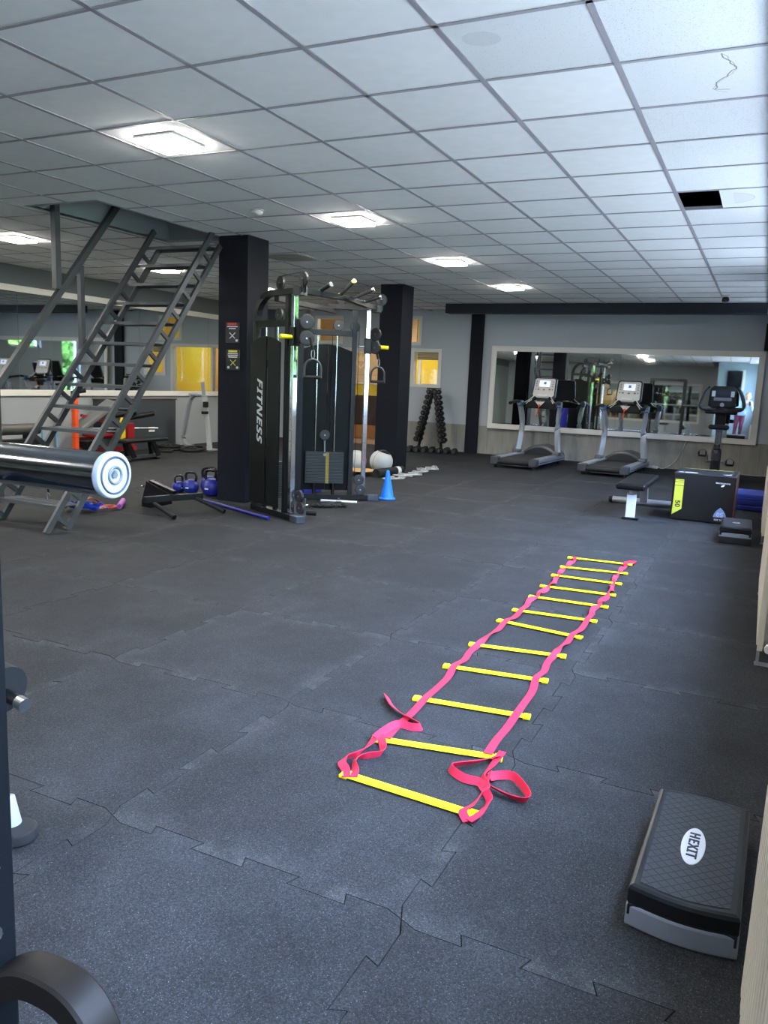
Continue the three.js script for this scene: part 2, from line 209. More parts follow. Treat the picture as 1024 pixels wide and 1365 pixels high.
// reception room beyond
const ZR = -18.2;
struct('floor_reception', span(-11, -3.6, -.2, -.002, ZR - .2, ZB - .14), std('#86684e', .5));
struct('wall_reception_back', span(-11, -3.6, 0, 3.05, ZR - .2, ZR), M.yellowWall);
struct('wall_reception_left', span(-11.2, -11, 0, 3.05, ZR - .2, ZB - .14), M.cream);
struct('wall_reception_right', span(-3.6, -3.4, 0, 3.05, ZR - .2, ZB - .14), M.yellowWall);
struct('ceiling_reception', span(-11.2, -3.4, 2.9, 3.3, ZR - .2, ZB - .14), M.white);
struct('wall_reception_front', span(-11.2, XL, 0, 3.05, ZB - .3, ZB - .14), M.cream);
// ---------------------------------------------------------------- ceiling lights
const glowM = new THREE.MeshStandardMaterial({ color: 0xffffff, emissive: new THREE.Color(1, .96, .88), emissiveIntensity: GLOW, roughness: .4 });
const lampFrame = std('#e6e4de', .4);
const ORD = ['first', 'second', 'third', 'fourth', 'fifth', 'sixth'];
function ceilingLight(x, z, label) {
  const t = thing('ceiling_light', label, 'light', [x, CY - .002, z], 0, 'square ceiling panel lights');
  obj('frame', span(-.15, .15, -.012, 0, -.15, .15, .003), lampFrame, t);
  obj('diffuser', span(-.143, .143, -.034, -.012, -.143, .143, .006), glowM, t);
  const l = new THREE.RectAreaLight(new THREE.Color(1, .95, .86), LAMP, .27, .27); l.position.set(x, CY - .040, z); l.lookAt(x, 0, z); scene.add(l);
}
[-3.985, -6.373, -8.761, -11.149].forEach((z, i) => ceilingLight(-3.43, z, ['largest lit square ceiling panel, close above the clear rubber floor', 'lit square ceiling panel between the smoke detector and the window side, second of its row', 'lit square ceiling panel third in the row that leads to the treadmills', 'smallest lit square ceiling panel, last before the dark ceiling beam'][i]));
[-6.373, -8.761, -11.149].forEach((z, i) => ceilingLight(-7.63, z, ['lit square ceiling panel beside the hanging handrail post of the stair', 'lit square ceiling panel seen between the stair stringers', 'lit square ceiling panel hidden behind the stair and pillar'][i]));
[-1.597, .791].forEach((z, i) => ceilingLight(-3.43, z, ['lit square ceiling panel above the photographer end of the hall', 'lit square ceiling panel above the power rack'][i]));
[-3.985, -1.597, .791].forEach((z, i) => ceilingLight(-7.63, z, ['lit square ceiling panel over the floor in front of the stair', 'lit square ceiling panel over the far corner mats', 'lit square ceiling panel by the far rear mirror'][i]));
for (const [x, z] of [[-8.2, -16.6], [-5.6, -16.6]]) { // reception lamps
  const t = thing('reception_light', 'round ceiling lamp of the yellow reception ' + (x < -7 ? 'above the desk' : 'by the yellow wall'), 'light', [x, 2.9, z]);
  obj('housing', lathe([[0, 0], [.2, 0], [.2, -.03], [.17, -.04]]), lampFrame, t); obj('diffuser', lathe([[.17, -.04], [.1, -.055], [0, -.06]]), glowM, t);
  const l = new THREE.RectAreaLight(new THREE.Color(1, .95, .84), RECEPTION_LAMP * 3, .5, .5); l.position.set(x, 2.82, z); l.lookAt(x, 0, z); scene.add(l);
}
{ // smoke detector, camera dome, ceiling vent
  const t = thing('smoke_detector', 'small round white smoke detector on the ceiling tile', 'smoke detector', [-4.046, CY - .002, -5.793]);
  obj('base', lathe([[0, 0], [.055, 0], [.055, -.012], [0, -.012]]), M.white, t); obj('sensor_head', lathe([[.045, -.012], [.05, -.02], [.042, -.036], [.02, -.045], [0, -.046]]), M.white, t);
  const c = thing('security_camera', 'small dark dome camera on the ceiling near the beam', 'camera', [-.676, CY - .002, -12.41]);
  obj('mount', lathe([[0, 0], [.06, 0], [.055, -.02], [0, -.02]]), M.white, c); obj('dome', ball(0, -.055, 0, .05), std('#101215', .08), c); obj('lens_ring', lathe([[.03, -.095], [.036, -.09], [.03, -.085]]), M.white, c);
  const v = thing('ceiling_vent', 'slatted air vent set in the ceiling beside the pillar', 'vent', [-5.23, CY - .001, -8.16]);
  obj('vent_frame', [span(-.29, .29, -.005, 0, -.28, -.25), span(-.29, .29, -.005, 0, .25, .28), span(-.29, -.26, -.005, 0, -.25, .25), span(.26, .29, -.005, 0, -.25, .25), span(-.26, .26, -.003, 0, -.25, .25)], M.trimWhite, v);
  for (let i = 0; i < 6; i++) obj('vent_slat', bx(0, -.006, -.2 + i * .08, .52, .003, .05, 0, [.2, 0, 0]), std('#a9a79f', .6), v);
}
// ---------------------------------------------------------------- steel stair through the ceiling
{
  const t = thing('steel_staircase', 'steep grey steel staircase with truss stringers rising through the ceiling', 'staircase', [0, 0, 0]);
  const zf = (y) => -4.495 - y * .782, back = .212;
  for (const x of [-5.165, -5.945]) {
    const s = obj('stringer', [bar([x, 0, zf(0)], [x, 2.78, zf(2.78)], .03, .052), bar([x, 0, zf(0) - back], [x, 2.62, zf(2.62) - back], .03, .052)], M.stair, t);
    for (let k = 0; k < 13; k++) { const y = .13 + k * .2; if (y < 2.72) obj('web_strut', bar([x, y, zf(y)], [x, y - .1, zf(y - .1) - back], .024, .036), M.stair, s); }
  }
  for (let k = 1; k <= 13; k++) { const y = k * .2, z = zf(y) - .01; const g = [span(-5.93, -5.18, y - .006, y, z - .215, z), span(-5.93, -5.18, y - .028, y - .006, z - .006, z), span(-5.93, -5.18, y - .028, y - .006, z - .215, z - .209)]; for (let i = 0; i < 15; i++) for (let j = 0; j < 4; j++) g.push(bx(-5.90 + i * .05 + (j % 2) * .025, y + .001, z - .03 - j * .05, .03, .003, .007, 0, [0, j % 2 ? .7 : -.7, 0])); obj('tread', g, M.tread, t); }
  const h = thing('stair_handrail', 'square grey steel handrail with posts along the staircase', 'handrail', [0, 0, 0]);
  const x = -5.99, zr = (y) => -3.80 - y * .814;
  obj('rail', bar([x, .98, zr(.98) + .0], [x, 2.95, zr(2.95)], .05, .06, .004), M.stair, h);
  obj('post', span(x - .03, x + .03, 2.05, CY + .25, -5.45, -5.39, .004), M.stair, h);
  obj('post', span(x - .025, x + .025, 1.52, 2.3, -5.73, -5.68, .004), M.stair, h);
  obj('post', span(x - .025, x + .025, .2, 1.18, -4.76, -4.71, .004), M.stair, h);
}
// ---------------------------------------------------------------- notices on the pillar
function notice(y0, y1, x0, x1, head, label) {
  const c = document.createElement('canvas'); c.width = 256; c.height = 384; const g = c.getContext('2d'); g.fillStyle = '#24262a'; g.fillRect(0, 0, 256, 384);
  g.fillStyle = head; g.fillRect(40, 14, 170, 38); g.fillStyle = '#d8d8d8'; for (const [y, w] of head === '#c2262a' ? [[72, 200], [108, 130]] : [[70, 190], [102, 190], [134, 170]]) g.fillRect(128 - w / 2, y, w, 17);
  g.strokeStyle = head === '#c2262a' ? '#d8d8d8' : '#c9c95a'; g.lineWidth = 14; g.beginPath(); g.moveTo(75, 190); g.lineTo(180, 300); g.moveTo(185, 190); g.lineTo(80, 300); g.stroke(); g.fillStyle = '#c9ccd0'; g.beginPath(); g.arc(212, 335, 24, 0, 7); g.fill(); if (head !== '#c2262a') { g.beginPath(); g.arc(45, 335, 24, 0, 7); g.fill(); }
  const m = new THREE.MeshStandardMaterial({ map: new THREE.CanvasTexture(c), roughness: .5 }); m.map.colorSpace = THREE.SRGBColorSpace;
  tag(obj('notice', span(x0, x1, y0, y1, -6.809, -6.804), m), label, 'sign');
}
notice(1.66, 1.87, -5.125, -4.955, '#c2262a', 'black notice with a red heading, upper on the dark pillar');
notice(1.385, 1.595, -5.115, -4.945, '#cfc23a', 'black notice with a yellow heading, lower on the dark pillar');
// ---------------------------------------------------------------- mirrors
{
  const t = thing('wall_mirror', 'long white framed mirror behind the treadmills', 'mirror', [-2.4525, 1.295, ZB + .062]); t.rotation.set(-.008, .017, 0, 'YXZ');
  const x0 = -2.3675, x1 = 2.3675, y0 = -.78, y1 = .78, w = .095, z0 = -.002, z1 = .03;
  [[x0, x1, y1 - w, y1], [x0, x1, y0, y0 + w], [x0, x0 + w, y0 + w, y1 - w], [x1 - w, x1, y0 + w, y1 - w]].forEach(([a, b, c, d]) => obj('frame_board', span(a, b, c, d, z0, z1, .004), M.trimWhite, t));
  const s = [x0 + w, -4.092 + 2.4525, -2.42 + 2.4525, x1 - w]; for (let i = 0; i < 3; i++) obj('mirror_pane', span(s[i] + .003, s[i + 1] - .003, y0 + w - .004, y1 - w + .004, z0, z0 + .012), M.mirror, t);
  const l = thing('wall_mirror', 'long white framed mirror on the side wall behind the stair', 'mirror', [0, 0, 0]);
  for (const [a, b, c, d] of [[-13.9, -2.2, 2.362, 2.45], [-13.9, -2.2, .905, .993]]) obj('frame_board', span(XL, XL + .035, c, d, a, b, .004), M.trimWhite, l);
  for (const z of [-13.86, -2.24]) obj('frame_board', span(XL, XL + .035, .993, 2.362, z - .04, z + .04, .004), M.trimWhite, l);
  const q = [-13.82, -12.352, -10.504, -8.65, -8.07, -6.22, -4.37, -2.28]; for (let i = 0; i < 7; i++) obj('mirror_pane', span(XL + .002, XL + .013, .985, 2.37, q[i] + .003, q[i + 1] - .003), M.mirror, l);
  const r = thing('wall_mirror', 'white framed mirror on the rear wall, seen only as a reflection', 'mirror', [0, 0, 0]);
  [[-8.4, -1.7, 1.93, 2.02], [-8.4, -1.7, .42, .51], [-8.4, -8.31, .51, 1.93], [-1.79, -1.7, .51, 1.93]].forEach(([a, b, c, d]) => obj('frame_board', span(a, b, c, d, 4.96, 4.995, .004), M.trimWhite, r));
  [-8.31, -6.1, -3.9, -1.79].slice(0, 3).forEach((a, i, s) => obj('mirror_pane', span(a + .003, [-6.1, -3.9, -1.79][i] - .003, .5, 1.94, 4.982, 4.994), M.mirror, r));
}
// ---------------------------------------------------------------- dual tower cable machine
{
  const t = thing('cable_machine', 'black dual tower cable machine with chrome posts and weight stacks', 'cable machine', [0, 0, 0]);
  const sub = (name, geos, m, at, turn, parent = t) => { const o = obj(name, geos, m, parent); o.position.set(...at); o.rotation.y = turn; return o; };
  const H = 2.11, pulleyM = std('#26282b', .5);
  const pulley = (x, y, z, r, n = 'pulley') => [bx(0, 0, 0, .001, .001, .001)] && along(lathe([[0, -.013], [r * .8, -.013], [r, -.011], [r, -.006], [r * .86, 0], [r, .006], [r, .011], [r * .8, .013], [0, .013]], 26), [x, y, z - .0005], [x, y, z + .0005]);
  const hub = (x, y, z) => rod([x, y, z - .018], [x, y, z + .018], .008, .008, 10);
  const towers = [[[-4.555, 0, -6.55], -.440, 1], [[-4.605, 0, -7.45], .575, -1]];
  towers.forEach(([at, a, s], k) => {
    const L = s > 0 ? .735 : .785;
    const S = (n, g, m) => sub(n, g, m, at, a);
    S('base_bar', [span(-.03, L + .07, .005, .06, -.035, .035, .004)], M.blackMetal);
    S('foot_plate', span(L + .0, L + .12, .0, .065, s * .0 - .05, s * .0 + .05, .006), std('#39414d', .5));
    const fr = []; const R = .26; fr.push([0, .05, 0], [0, H - R, 0]); for (let i = 1; i <= 6; i++) { const q = i / 6 * PI / 2; fr.push([R - R * Math.cos(q), H - R + R * Math.sin(q), 0]); } fr.push([L, H, 0]);
    const path = new THREE.CurvePath(); for (let i = 0; i < fr.length - 1; i++) path.add(new THREE.LineCurve3(A(fr[i]), A(fr[i + 1])));
    const g = []; for (let i = 0; i < fr.length - 1; i++) g.push(bar(fr[i], fr[i + 1], .06, .052)); for (const p of fr.slice(1, -1)) g.push(rod([p[0], p[1], -.03], [p[0], p[1], .03], .026, .026, 12));
    S('bent_frame', g, M.blackMetal);
    S('inner_post', span(.555, .605, .06, H - .03, -.03, .03, .003), M.blackMetal);
    S('cross_bar', span(.02, .56, 1.80, 1.86, -.02, .02, .003), M.blackMetal);
    const post = S('chrome_post', span(L - .085, L - .035, .06, H - .02, -.025, .025, .006), M.chrome);
    for (let i = 0; i < 14; i++) obj('post_hole', rod([L - .06, .25 + i * .1, -.026], [L - .06, .25 + i * .1, .026], .005, .005, 8), M.black, post);
    S('end_block', span(L - .03, L + .07, H - .045, H + .03, -.045, .045, .006), std('#3a3c3f', .5));
    // shroud on the outer side
    const arc = (x0, x1) => { const P = [[x0, .1]]; P.push([x1, .1]); for (let i = 0; i <= 10; i++) { const x = x1 + (x0 - x1) * i / 10; P.push([x, 1.64 + .07 * Math.sin(PI * Math.min(1, Math.max(0, (x - .0) / .56)))]); } return P; };
    const sh = slab(shape(arc(.012, .30)), .02, .004).translate(0, 0, s > 0 ? .055 : -.075), sh2 = slab(shape(arc(s > 0 ? .315 : .302, s > 0 ? .535 : .60)), .016, .004).translate(0, 0, s > 0 ? .05 : -.066);
    const shroud = S('shroud', [sh, sh2], M.darkPanel);
    if (s > 0) { const f = letters('FITNESS', .088, .002); const mx = new THREE.Matrix4().makeBasis(V(0, -1, 0), V(1, 0, 0).addScaledVector(V(0, -1, 0), -.0), V(0, 0, 1)); f.applyMatrix4(new THREE.Matrix4().set(1, .28, 0, 0, 0, 1, 0, 0, 0, 0, 1, 0, 0, 0, 0, 1)).applyMatrix4(mx).scale(1.1, 1.3, 1).translate(.20, 1.0, .0752); obj('lettering', f, std('#c9cdd0', .35), shroud); }
    // weight stack, rods, pulleys
    const stack = S('weight_stack', Array.from({ length: 20 }, (_, i) => span(s > 0 ? .10 : .075, s > 0 ? .47 : .50, .185 + i * .0175, .185 + i * .0175 + .0155, -.045, .045, .002)), std('#22282a', .45));
    obj('weight_label', span(.30, .335, .187, .532, s > 0 ? -.0475 : .0455, s > 0 ? -.0455 : .0475), std('#8a7a35', .6), stack);
    obj('selector_pin', [rod([.285, .19, 0], [.285, .70, 0], .012), rod([.285, .505, s > 0 ? -.03 : .03], [.285, .505, s > 0 ? -.075 : .075], .018, .014)], M.steel, stack);
    for (const x of [.18, .39]) S('guide_rod', rod([x, .06, 0], [x, 1.82, 0], .0085), M.chrome);
    for (const x of [.18, .39]) S('rod_sleeve', rod([x, .06, 0], [x, .19, 0], .022), M.blackMetal);
    for (const [x, y, r] of [[.285, .72, .058], [.40, 1.91, .06], [.58, 1.90, .055]]) { const p = S('pulley', pulley(x, y, s * -.005, r), pulleyM); obj('pulley_hub', hub(x, y, s * -.005), M.steel, p); }
    for (const [x, y, r] of [[.42, H + .085, .062], [L + .07, H + .095, .064]]) { const p = S('pulley', pulley(x, y, 0, r), pulleyM); obj('pulley_hub', hub(x, y, 0), M.steel, p); S('pulley_bracket', [span(x - .02, x + .02, H - .02, y, -.02, -.014), span(x - .02, x + .02, H - .02, y, .014, .02)], M.blackMetal); }
    for (const [x, y, r] of [[L - .0, .235, .058], [L + .02, .125, .058]]) { const p = S('pulley', pulley(x - (s > 0 ? 0 : .11), y, s > 0 ? -.055 : .05, r), pulleyM); obj('pulley_hub', hub(x - (s > 0 ? 0 : .11), y, s > 0 ? -.055 : .05), M.steel, p); }
    // sliding carriage
    const car = S('carriage', [span(L - .098, L - .022, 1.62, 1.79, -.036, .036, .006), span(L - .03, L + .03, 1.64, 1.86, -.012, .012, .003)], M.blackMetal);
    const za = s > 0 ? -.045 : .045;
    for (const y of [1.835, 1.69]) { const g = pulley(0, 0, 0, .068); g.rotateY(s > 0 ? .99 : -.75).translate(L + (s > 0 ? .075 : .02), y, za); obj('pulley', g, pulleyM, car); obj('pulley_hub', hub(0, 0, 0).rotateY(s > 0 ? .99 : -.75).translate(L + (s > 0 ? .075 : .02), y, za), M.steel, car); }
    obj('adjuster_knob', s > 0 ? [rod([L - .05, 1.70, .03], [L - .05, 1.70, .16], .018, .021)] : [rod([L + .05, 1.70, 0], [L + .17, 1.70, -.03], .019, .021)], M.yellow, car);
    obj('knob_stem', s > 0 ? rod([L - .05, 1.70, -.06], [L - .05, 1.70, .03], .012) : rod([L - .15, 1.70, 0], [L + .05, 1.70, 0], .012), M.steel, car);
    S('cable', [rod([.42, H + .147, 0], [L + .07, H + .159, 0], .0035, .0035, 6), rod([.34, .72, 0], [.34, 1.9, 0], .0035, .0035, 6), rod([.63, .2, .02 * s], [.63, 1.9, .02 * s], .0035, .0035, 6)], M.black);
  });
  const w = (k, x, y, z) => { const [at, a] = towers[k]; return V(x, y, z).applyAxisAngle(V(0, 1, 0), a).add(A(at)); };
  const p1 = w(0, .755, H, 0), p2 = w(1, .8, H, 0), mid = p1.clone().lerp(p2, .5).add(V(.05, .02, 0));
  obj('pull_up_beam', [bar(p1, mid, .06, .05, .004), bar(mid, p2, .06, .05, .004)], M.blackMetal, t);
  const back1 = w(0, .35, H - .05, 0), back2 = w(1, .35, H - .05, 0);
  obj('rear_beam', bar(back1, back2, .05, .05, .004), M.blackMetal, t);
  [[.2, .16, .05], [.42, .2, .12], [.58, .22, .09], [.78, .17, .06]].forEach(([u, len, up]) => { const b = p1.clone().lerp(p2, u).add(V(.05 * (1 - Math.abs(u - .5) * 2), .03, 0)), e = b.clone().add(V(len * .9, up, u < .5 ? .06 : -.06)); const g = obj('pull_up_grip', rod(b, e, .019, .019), M.rubberBlack, t); obj('grip_cap', [rod(e, e.clone().lerp(b, -.1), .022, .022), rod(b, b.clone().lerp(e, .1), .021, .021)], u === .42 ? std('#d6cf7a', .4) : M.steel, g); });
  // wall bracket towards the pillar
  obj('pillar_bracket', [span(-4.86, -4.6, 1.42, 1.5, -6.95, -6.87), span(-4.86, -4.6, .42, .5, -6.95, -6.87)], M.blackMetal, t);
  // D handles hang from the carriages
  const dHandle = (q, label, turn) => {
    const d = thing('stirrup_grip', label, 'handle', [q.x, q.y, q.z], turn, 'stirrup handles of the cable machine');
    const P = [[-.075, -.21, 0], [-.075, -.13, 0]]; for (let i = 1; i < 8; i++) { const a = PI - i / 8 * PI; P.push([.075 * Math.cos(a), -.13 + .085 * Math.sin(a), 0]); } P.push([.075, -.13, 0], [.075, -.21, 0]);
    obj('stirrup', pipe(P, .011, 30, 8), std('#33363c', .5), d); obj('grip', rod([-.078, -.205, 0], [.078, -.205, 0], .016), M.rubberBlack, d);
    obj('carabiner', pipe([[0, -.04, 0], [.014, -.015, 0], [.012, .03, 0], [0, .045, 0], [-.012, .03, 0], [-.014, -.015, 0]], .004, 20, 6, true), M.steel, d); obj('strap', rod([0, .04, 0], [-.03, .15, 0], .014, .012, 8), M.black, d);
  };
  dHandle(w(0, .735 + .115, 1.55, -.09), 'black stirrup handle hanging from the tower with the white lettering', .5);
  dHandle(w(1, .845, 1.53, .02), 'black stirrup handle hanging in front of the second dark pillar', .3);
}
// things on the floor at the cable machine
{
  const r = thing('triceps_rope', 'black braided rope attachment lying in front of the weight stack', 'rope', [-4.07, .022, -7.17], .7);
  const br = (o) => { const P = []; for (let i = 0; i <= 40; i++) { const t = i / 40; P.push([.36 * (t - .5) + 0, .006 * Math.sin(t * 40), o + .02 * Math.sin(t * 3.1) + .006 * Math.cos(t * 40)]); } return pipe(P, .015, 80, 6); };
  obj('rope_strand', br(0), M.rubberBlack, r); obj('rope_strand', br(.045), M.rubberBlack, r); obj('end_knob', [ball(.19, 0, .01, .024), ball(.19, 0, .05, .024)], M.rubberBlack, r); obj('swivel', rod([-.2, .0, .02], [-.26, .0, .02], .01), M.steel, r);
  const b = thing('lat_bar', 'short white bar attachment on the floor by the base of the cable machine', 'bar', [-4.10, .018, -7.49], .35);
  obj('bar', rod([-.2, 0, 0], [.2, 0, 0], .014), M.white, b); obj('swivel', [rod([0, .0, 0], [0, .035, 0], .012), rod([-.03, 0, 0], [.03, 0, 0], .019)], M.steel, b);
  const k = thing('cable_grip', 'upright chrome ankle hook at the lower pulley of the lettered tower', 'hook', [-3.885, 0, -6.40]);
  obj('hook_bar', rod([0, .0, 0], [.015, .2, 0], .009), M.steel, k); obj('cuff', [rod([.02, .06, -.02], [.11, .06, -.05], .025)], M.black, k);
  tag(obj('floor_stick', rod([-5.47, .018, -6.70], [-4.10, .018, -6.13], .016), std('#1f2286', .45)), 'long blue stick lying on the floor in front of the pillar', 'stick');
}
{ // cone
  const c = thing('training_cone', 'bright blue training cone standing near the cable machine', 'cone', [-3.80, 0, -8.09]);
  obj('cone_body', lathe([[.088, .022], [.075, .03], [.018, .325], [.012, .335], [.009, .33]], 32), M.cone, c); obj('cone_base', lathe([[0, .002], [.094, .0], [.098, .01], [.092, .022], [.074, .028], [0, .027]], 32), M.cone, c);
}
// ---------------------------------------------------------------- agility ladder
{
  const t = thing('agility_ladder', 'yellow and pink agility ladder laid out on the rubber floor', 'agility ladder', [0, 0, 0]);
  const Lp = [[-1.3, -6.228], [-1.275, -5.86], [-1.267, -5.555], [-1.257, -5.197], [-1.25, -4.886], [-1.252, -4.524], [-1.265, -4.265], [-1.264, -3.773], [-1.262, -3.404], [-1.23, -2.971], [-1.21, -2.534], [-1.179, -2.24]];
  const Rp = [[-.804, -6.27], [-.787, -5.934], [-.773, -5.579], [-.758, -5.242], [-.749, -4.917], [-.752, -4.567], [-.765, -4.208], [-.772, -3.859], [-.768, -3.475], [-.733, -3.039], [-.725, -2.631], [-.68, -2.216]];
  const prof = [[-.02, 0], [-.017, .004], [0, .0055], [.017, .004], [.02, 0]];
  const Ls = [], Rs = [];
  Lp.forEach((l, i) => {
    const r = Rp[i], a = V(l[0], .0065, l[1]), b = V(r[0], .0065, r[1]), d = b.clone().sub(a).normalize(); Ls.push(a.clone().addScaledVector(d, .055)); Rs.push(b.clone().addScaledVector(d, -.055));
    const R = obj('rung', sweep([a, a.clone().lerp(b, .33), a.clone().lerp(b, .66), b], prof, 8), M.yellow, t);
    for (const [e, q] of [[a, 1], [b, -1]]) obj('rung_end', bar(e, e.clone().addScaledVector(d, q * .03), .047, .012, .003), M.yellow, R);
  });
  const strap = (pts, turns, w = .034) => { const tf = []; sweep; return sweep(pts, flat(w, .0026), Math.max(20, pts.length * 7), turns); };
  for (const [S, sg] of [[Ls, -1], [Rs, 1]]) {
    const pts = [], n = S.length - 1;
    for (let i = 0; i < n; i++) { const a = S[i], b = S[i + 1], near = i > 5; pts.push(a.clone().setY(.0155)); for (const u of [.33, .66]) { const p = a.clone().lerp(b, u); p.x += (near ? .010 : .016) * Math.sin(i * 2.3 + u * 5) ; p.y = near ? .0055 : .011; pts.push(p); } }
    const tail = S[n].clone(); pts.push(tail.setY(.0155));
    // twisted where the webbing is slack, flat where it is taut
    const tw = (tt) => { const f = tt * n, i = Math.min(n - 1, Math.floor(f)), u = f - i; return i < 5 ? .85 * Math.sin(u * 2 * PI) : i === 7 ? .5 * Math.sin(u * 2 * PI) : .1 * Math.sin(u * 3); };
    const upto = sg < 0 ? pts.length - 3 : pts.length - 3;
    const path = pts.slice(0, upto); path.forEach((p, i) => { const tt = i / (path.length - 1), k = Math.abs(Math.sin(tw(tt))); p.y = Math.max(p.y, .003 + .017 * k); });
    obj('side_strap', strap(path, tw), M.pink, t);
  }
  // doubled, knotted webbing at the loose end
  const loop = (pts, rolls, w = .03) => obj('strap_tail', sweep(pts.map(([u, z, y = .005]) => V(u, y, z)), flat(w, .0026), pts.length * 8, (q) => { const f = q * (rolls.length - 1), i = Math.min(rolls.length - 2, Math.floor(f)); return rolls[i] + (rolls[i + 1] - rolls[i]) * (f - i); }), M.pink, t);
  loop([[-1.187, -2.553, .019], [-1.151, -2.504, .012], [-1.118, -2.43, .016], [-1.15, -2.381, .018], [-1.174, -2.345, .02], [-1.163, -2.298, .018], [-1.14, -2.262, .016], [-1.128, -2.225, .012]], [0, .5, 1.1, 1.3, .7, 1.2, .5, .1]);
  loop([[-1.191, -2.55, .018], [-1.188, -2.45, .012], [-1.187, -2.375, .018], [-1.214, -2.335, .016], [-1.207, -2.291, .016], [-1.173, -2.255, .016], [-1.15, -2.215, .012]], [0, .7, 1.2, .9, .3, .5, .1]);
  loop([[-.735, -2.66, .018], [-.738, -2.55, .012], [-.738, -2.44, .018], [-.70, -2.374, .02], [-.704, -2.315, .02], [-.71, -2.25, .018], [-.722, -2.20, .019], [-.695, -2.165, .009]], [0, .4, 1.1, .8, 1.2, .6, .3, .2], .028);
  loop([[-.728, -2.48, .02], [-.711, -2.383, .018], [-.675, -2.321, .012], [-.672, -2.26, .014], [-.674, -2.199, .018], [-.69, -2.165, .014]], [.8, .5, .9, .3, .1], .028);
  const px = (a) => a;
  loop([[-1.189, -2.517, .02], [-1.185, -2.60, .02], [-1.165, -2.675, .018], [-1.10, -2.685, .016], [-1.085, -2.712, .016], [-1.171, -2.77, .012], [-1.26, -2.823, .016], [-1.335, -2.92, .012]], [.3, .5, .9, 1.2, 1.1, .7, .6, .8]);
  loop([[-.735, -2.625, .019], [-.784, -2.551, .016], [-.855, -2.47, .018], [-.85, -2.436, .018], [-.795, -2.409, .014], [-.74, -2.406, .016], [-.711, -2.375, .018]], [.4, .8, 1.1, 1.2, .9, .7, .7]);
  loop([[-.717, -2.449, .019], [-.693, -2.486, .016], [-.649, -2.5, .018], [-.597, -2.448, .02], [-.563, -2.395, .018], [-.570, -2.370, .016], [-.62, -2.375, .012], [-.70, -2.397, .018]], [.6, 1.0, 1.2, 1.3, 1.2, 1.0, .9, .7]);
  loop([[-.86, -6.262, .016], [-.82, -6.28, .02], [-.785, -6.30, .02], [-.80, -6.255, .012]], [.3, 1, 1.2, .8]);
}
// ---------------------------------------------------------------- step platforms
const deckTex = (() => { const c = document.createElement('canvas'); c.width = c.height = 128; const x = c.getContext('2d'); x.fillStyle = '#fff'; x.fillRect(0, 0, 128, 128); x.strokeStyle = '#3a3a3e'; x.lineWidth = 13; for (const k of [-128, 0, 128]) { x.beginPath(); x.moveTo(k, 0); x.lineTo(k + 128, 128); x.moveTo(k + 128, 0); x.lineTo(k, 128); x.stroke(); } const t = new THREE.CanvasTexture(c); t.wrapS = t.wrapT = THREE.RepeatWrapping; return t; })();
function stepPlatform(name, label, p, turn, w, l, h, risers, bulge) {
  const t = thing(name, label, 'step platform', p, turn);
  const pl = (ww, ll) => { const P = [], n = 12; for (let i = 0; i <= n; i++) P.push([-ww / 2 + ww * i / n, -ll / 2 - bulge * Math.sin(PI * i / n)]); for (let i = 0; i <= n; i++) P.push([ww / 2 - ww * i / n, ll / 2 + bulge * Math.sin(PI * i / n)]); return shape(P); };
  const up = (g, y) => g.rotateX(-PI / 2).translate(0, y, 0);
  const dh = .058, y1 = h - dh;
  obj('deck', [up(slab(pl(w, l), dh, .012), y1)], new THREE.MeshPhysicalMaterial({ color: col('#14161a'), roughness: .36, specularIntensity: .7 }), t);
  const top = up(new THREE.ExtrudeGeometry(pl(w - .05, l - .045), { depth: .003, bevelEnabled: false }), h - .0015);
  { const uv = top.attributes.uv, k = 1 / .034; for (let i = 0; i < uv.count; i++) uv.setXY(i, uv.getX(i) * k, uv.getY(i) * k); }
  obj('anti_slip_top', top, new THREE.MeshStandardMaterial({ color: col('#2f343b'), roughness: .5, map: deckTex, bumpMap: deckTex, bumpScale: .006 }), t);
  risers.forEach(([a, b, m, off]) => { obj('riser', up(slab(pl(w + off, l + off), b - a, .006), a), m, t); });
  // the deck skirt dips over the riser at the two corners of each end
  for (const s of [-1, 1]) for (const e of [-1, 1]) obj('deck_tab', bx(s * (w / 2 - .032), y1 - .008, e * (l / 2 + .0015), .06, .03, .006, .002), new THREE.MeshPhysicalMaterial({ color: col('#14161a'), roughness: .36, specularIntensity: .7 }), t);
  return t;
}
const greyRiser = std('#7b8089', .5);
{
  const t = stepPlatform('step_platform', 'large black step platform with an oval white badge near the radiator', [-.045, 0, -2.205], -.02, .262, .56, .115, [[.002, .062, greyRiser, .004]], .02);
  const b = obj('badge', slab(shape(oval(.031, .098)), .003, .001).rotateX(-PI / 2).translate(-.003, .1155, .018), std('#dfe3ea', .35), t);
  obj('lettering', letters('HEXIT', .028, .0012).scale(1.25, 1, 1).rotateX(-PI / 2).rotateY(-PI / 2).translate(-.003, .1185, .018), std('#1c2140', .4), b);
  const u = stepPlatform('step_platform', 'small black step platform with a grey band beside the plyometric box', [-.13, 0, -8.06], .02, .27, .60, .158, [[.064, .102, greyRiser, .004], [.002, .064, std('#191b1f', .45), .006]], .01);
  obj('badge', new THREE.TorusGeometry(.026, .009, 8, 24).rotateX(-PI / 2).scale(1, .3, 1).translate(0, .16, .02), std('#bfc4ca', .35), u);
}
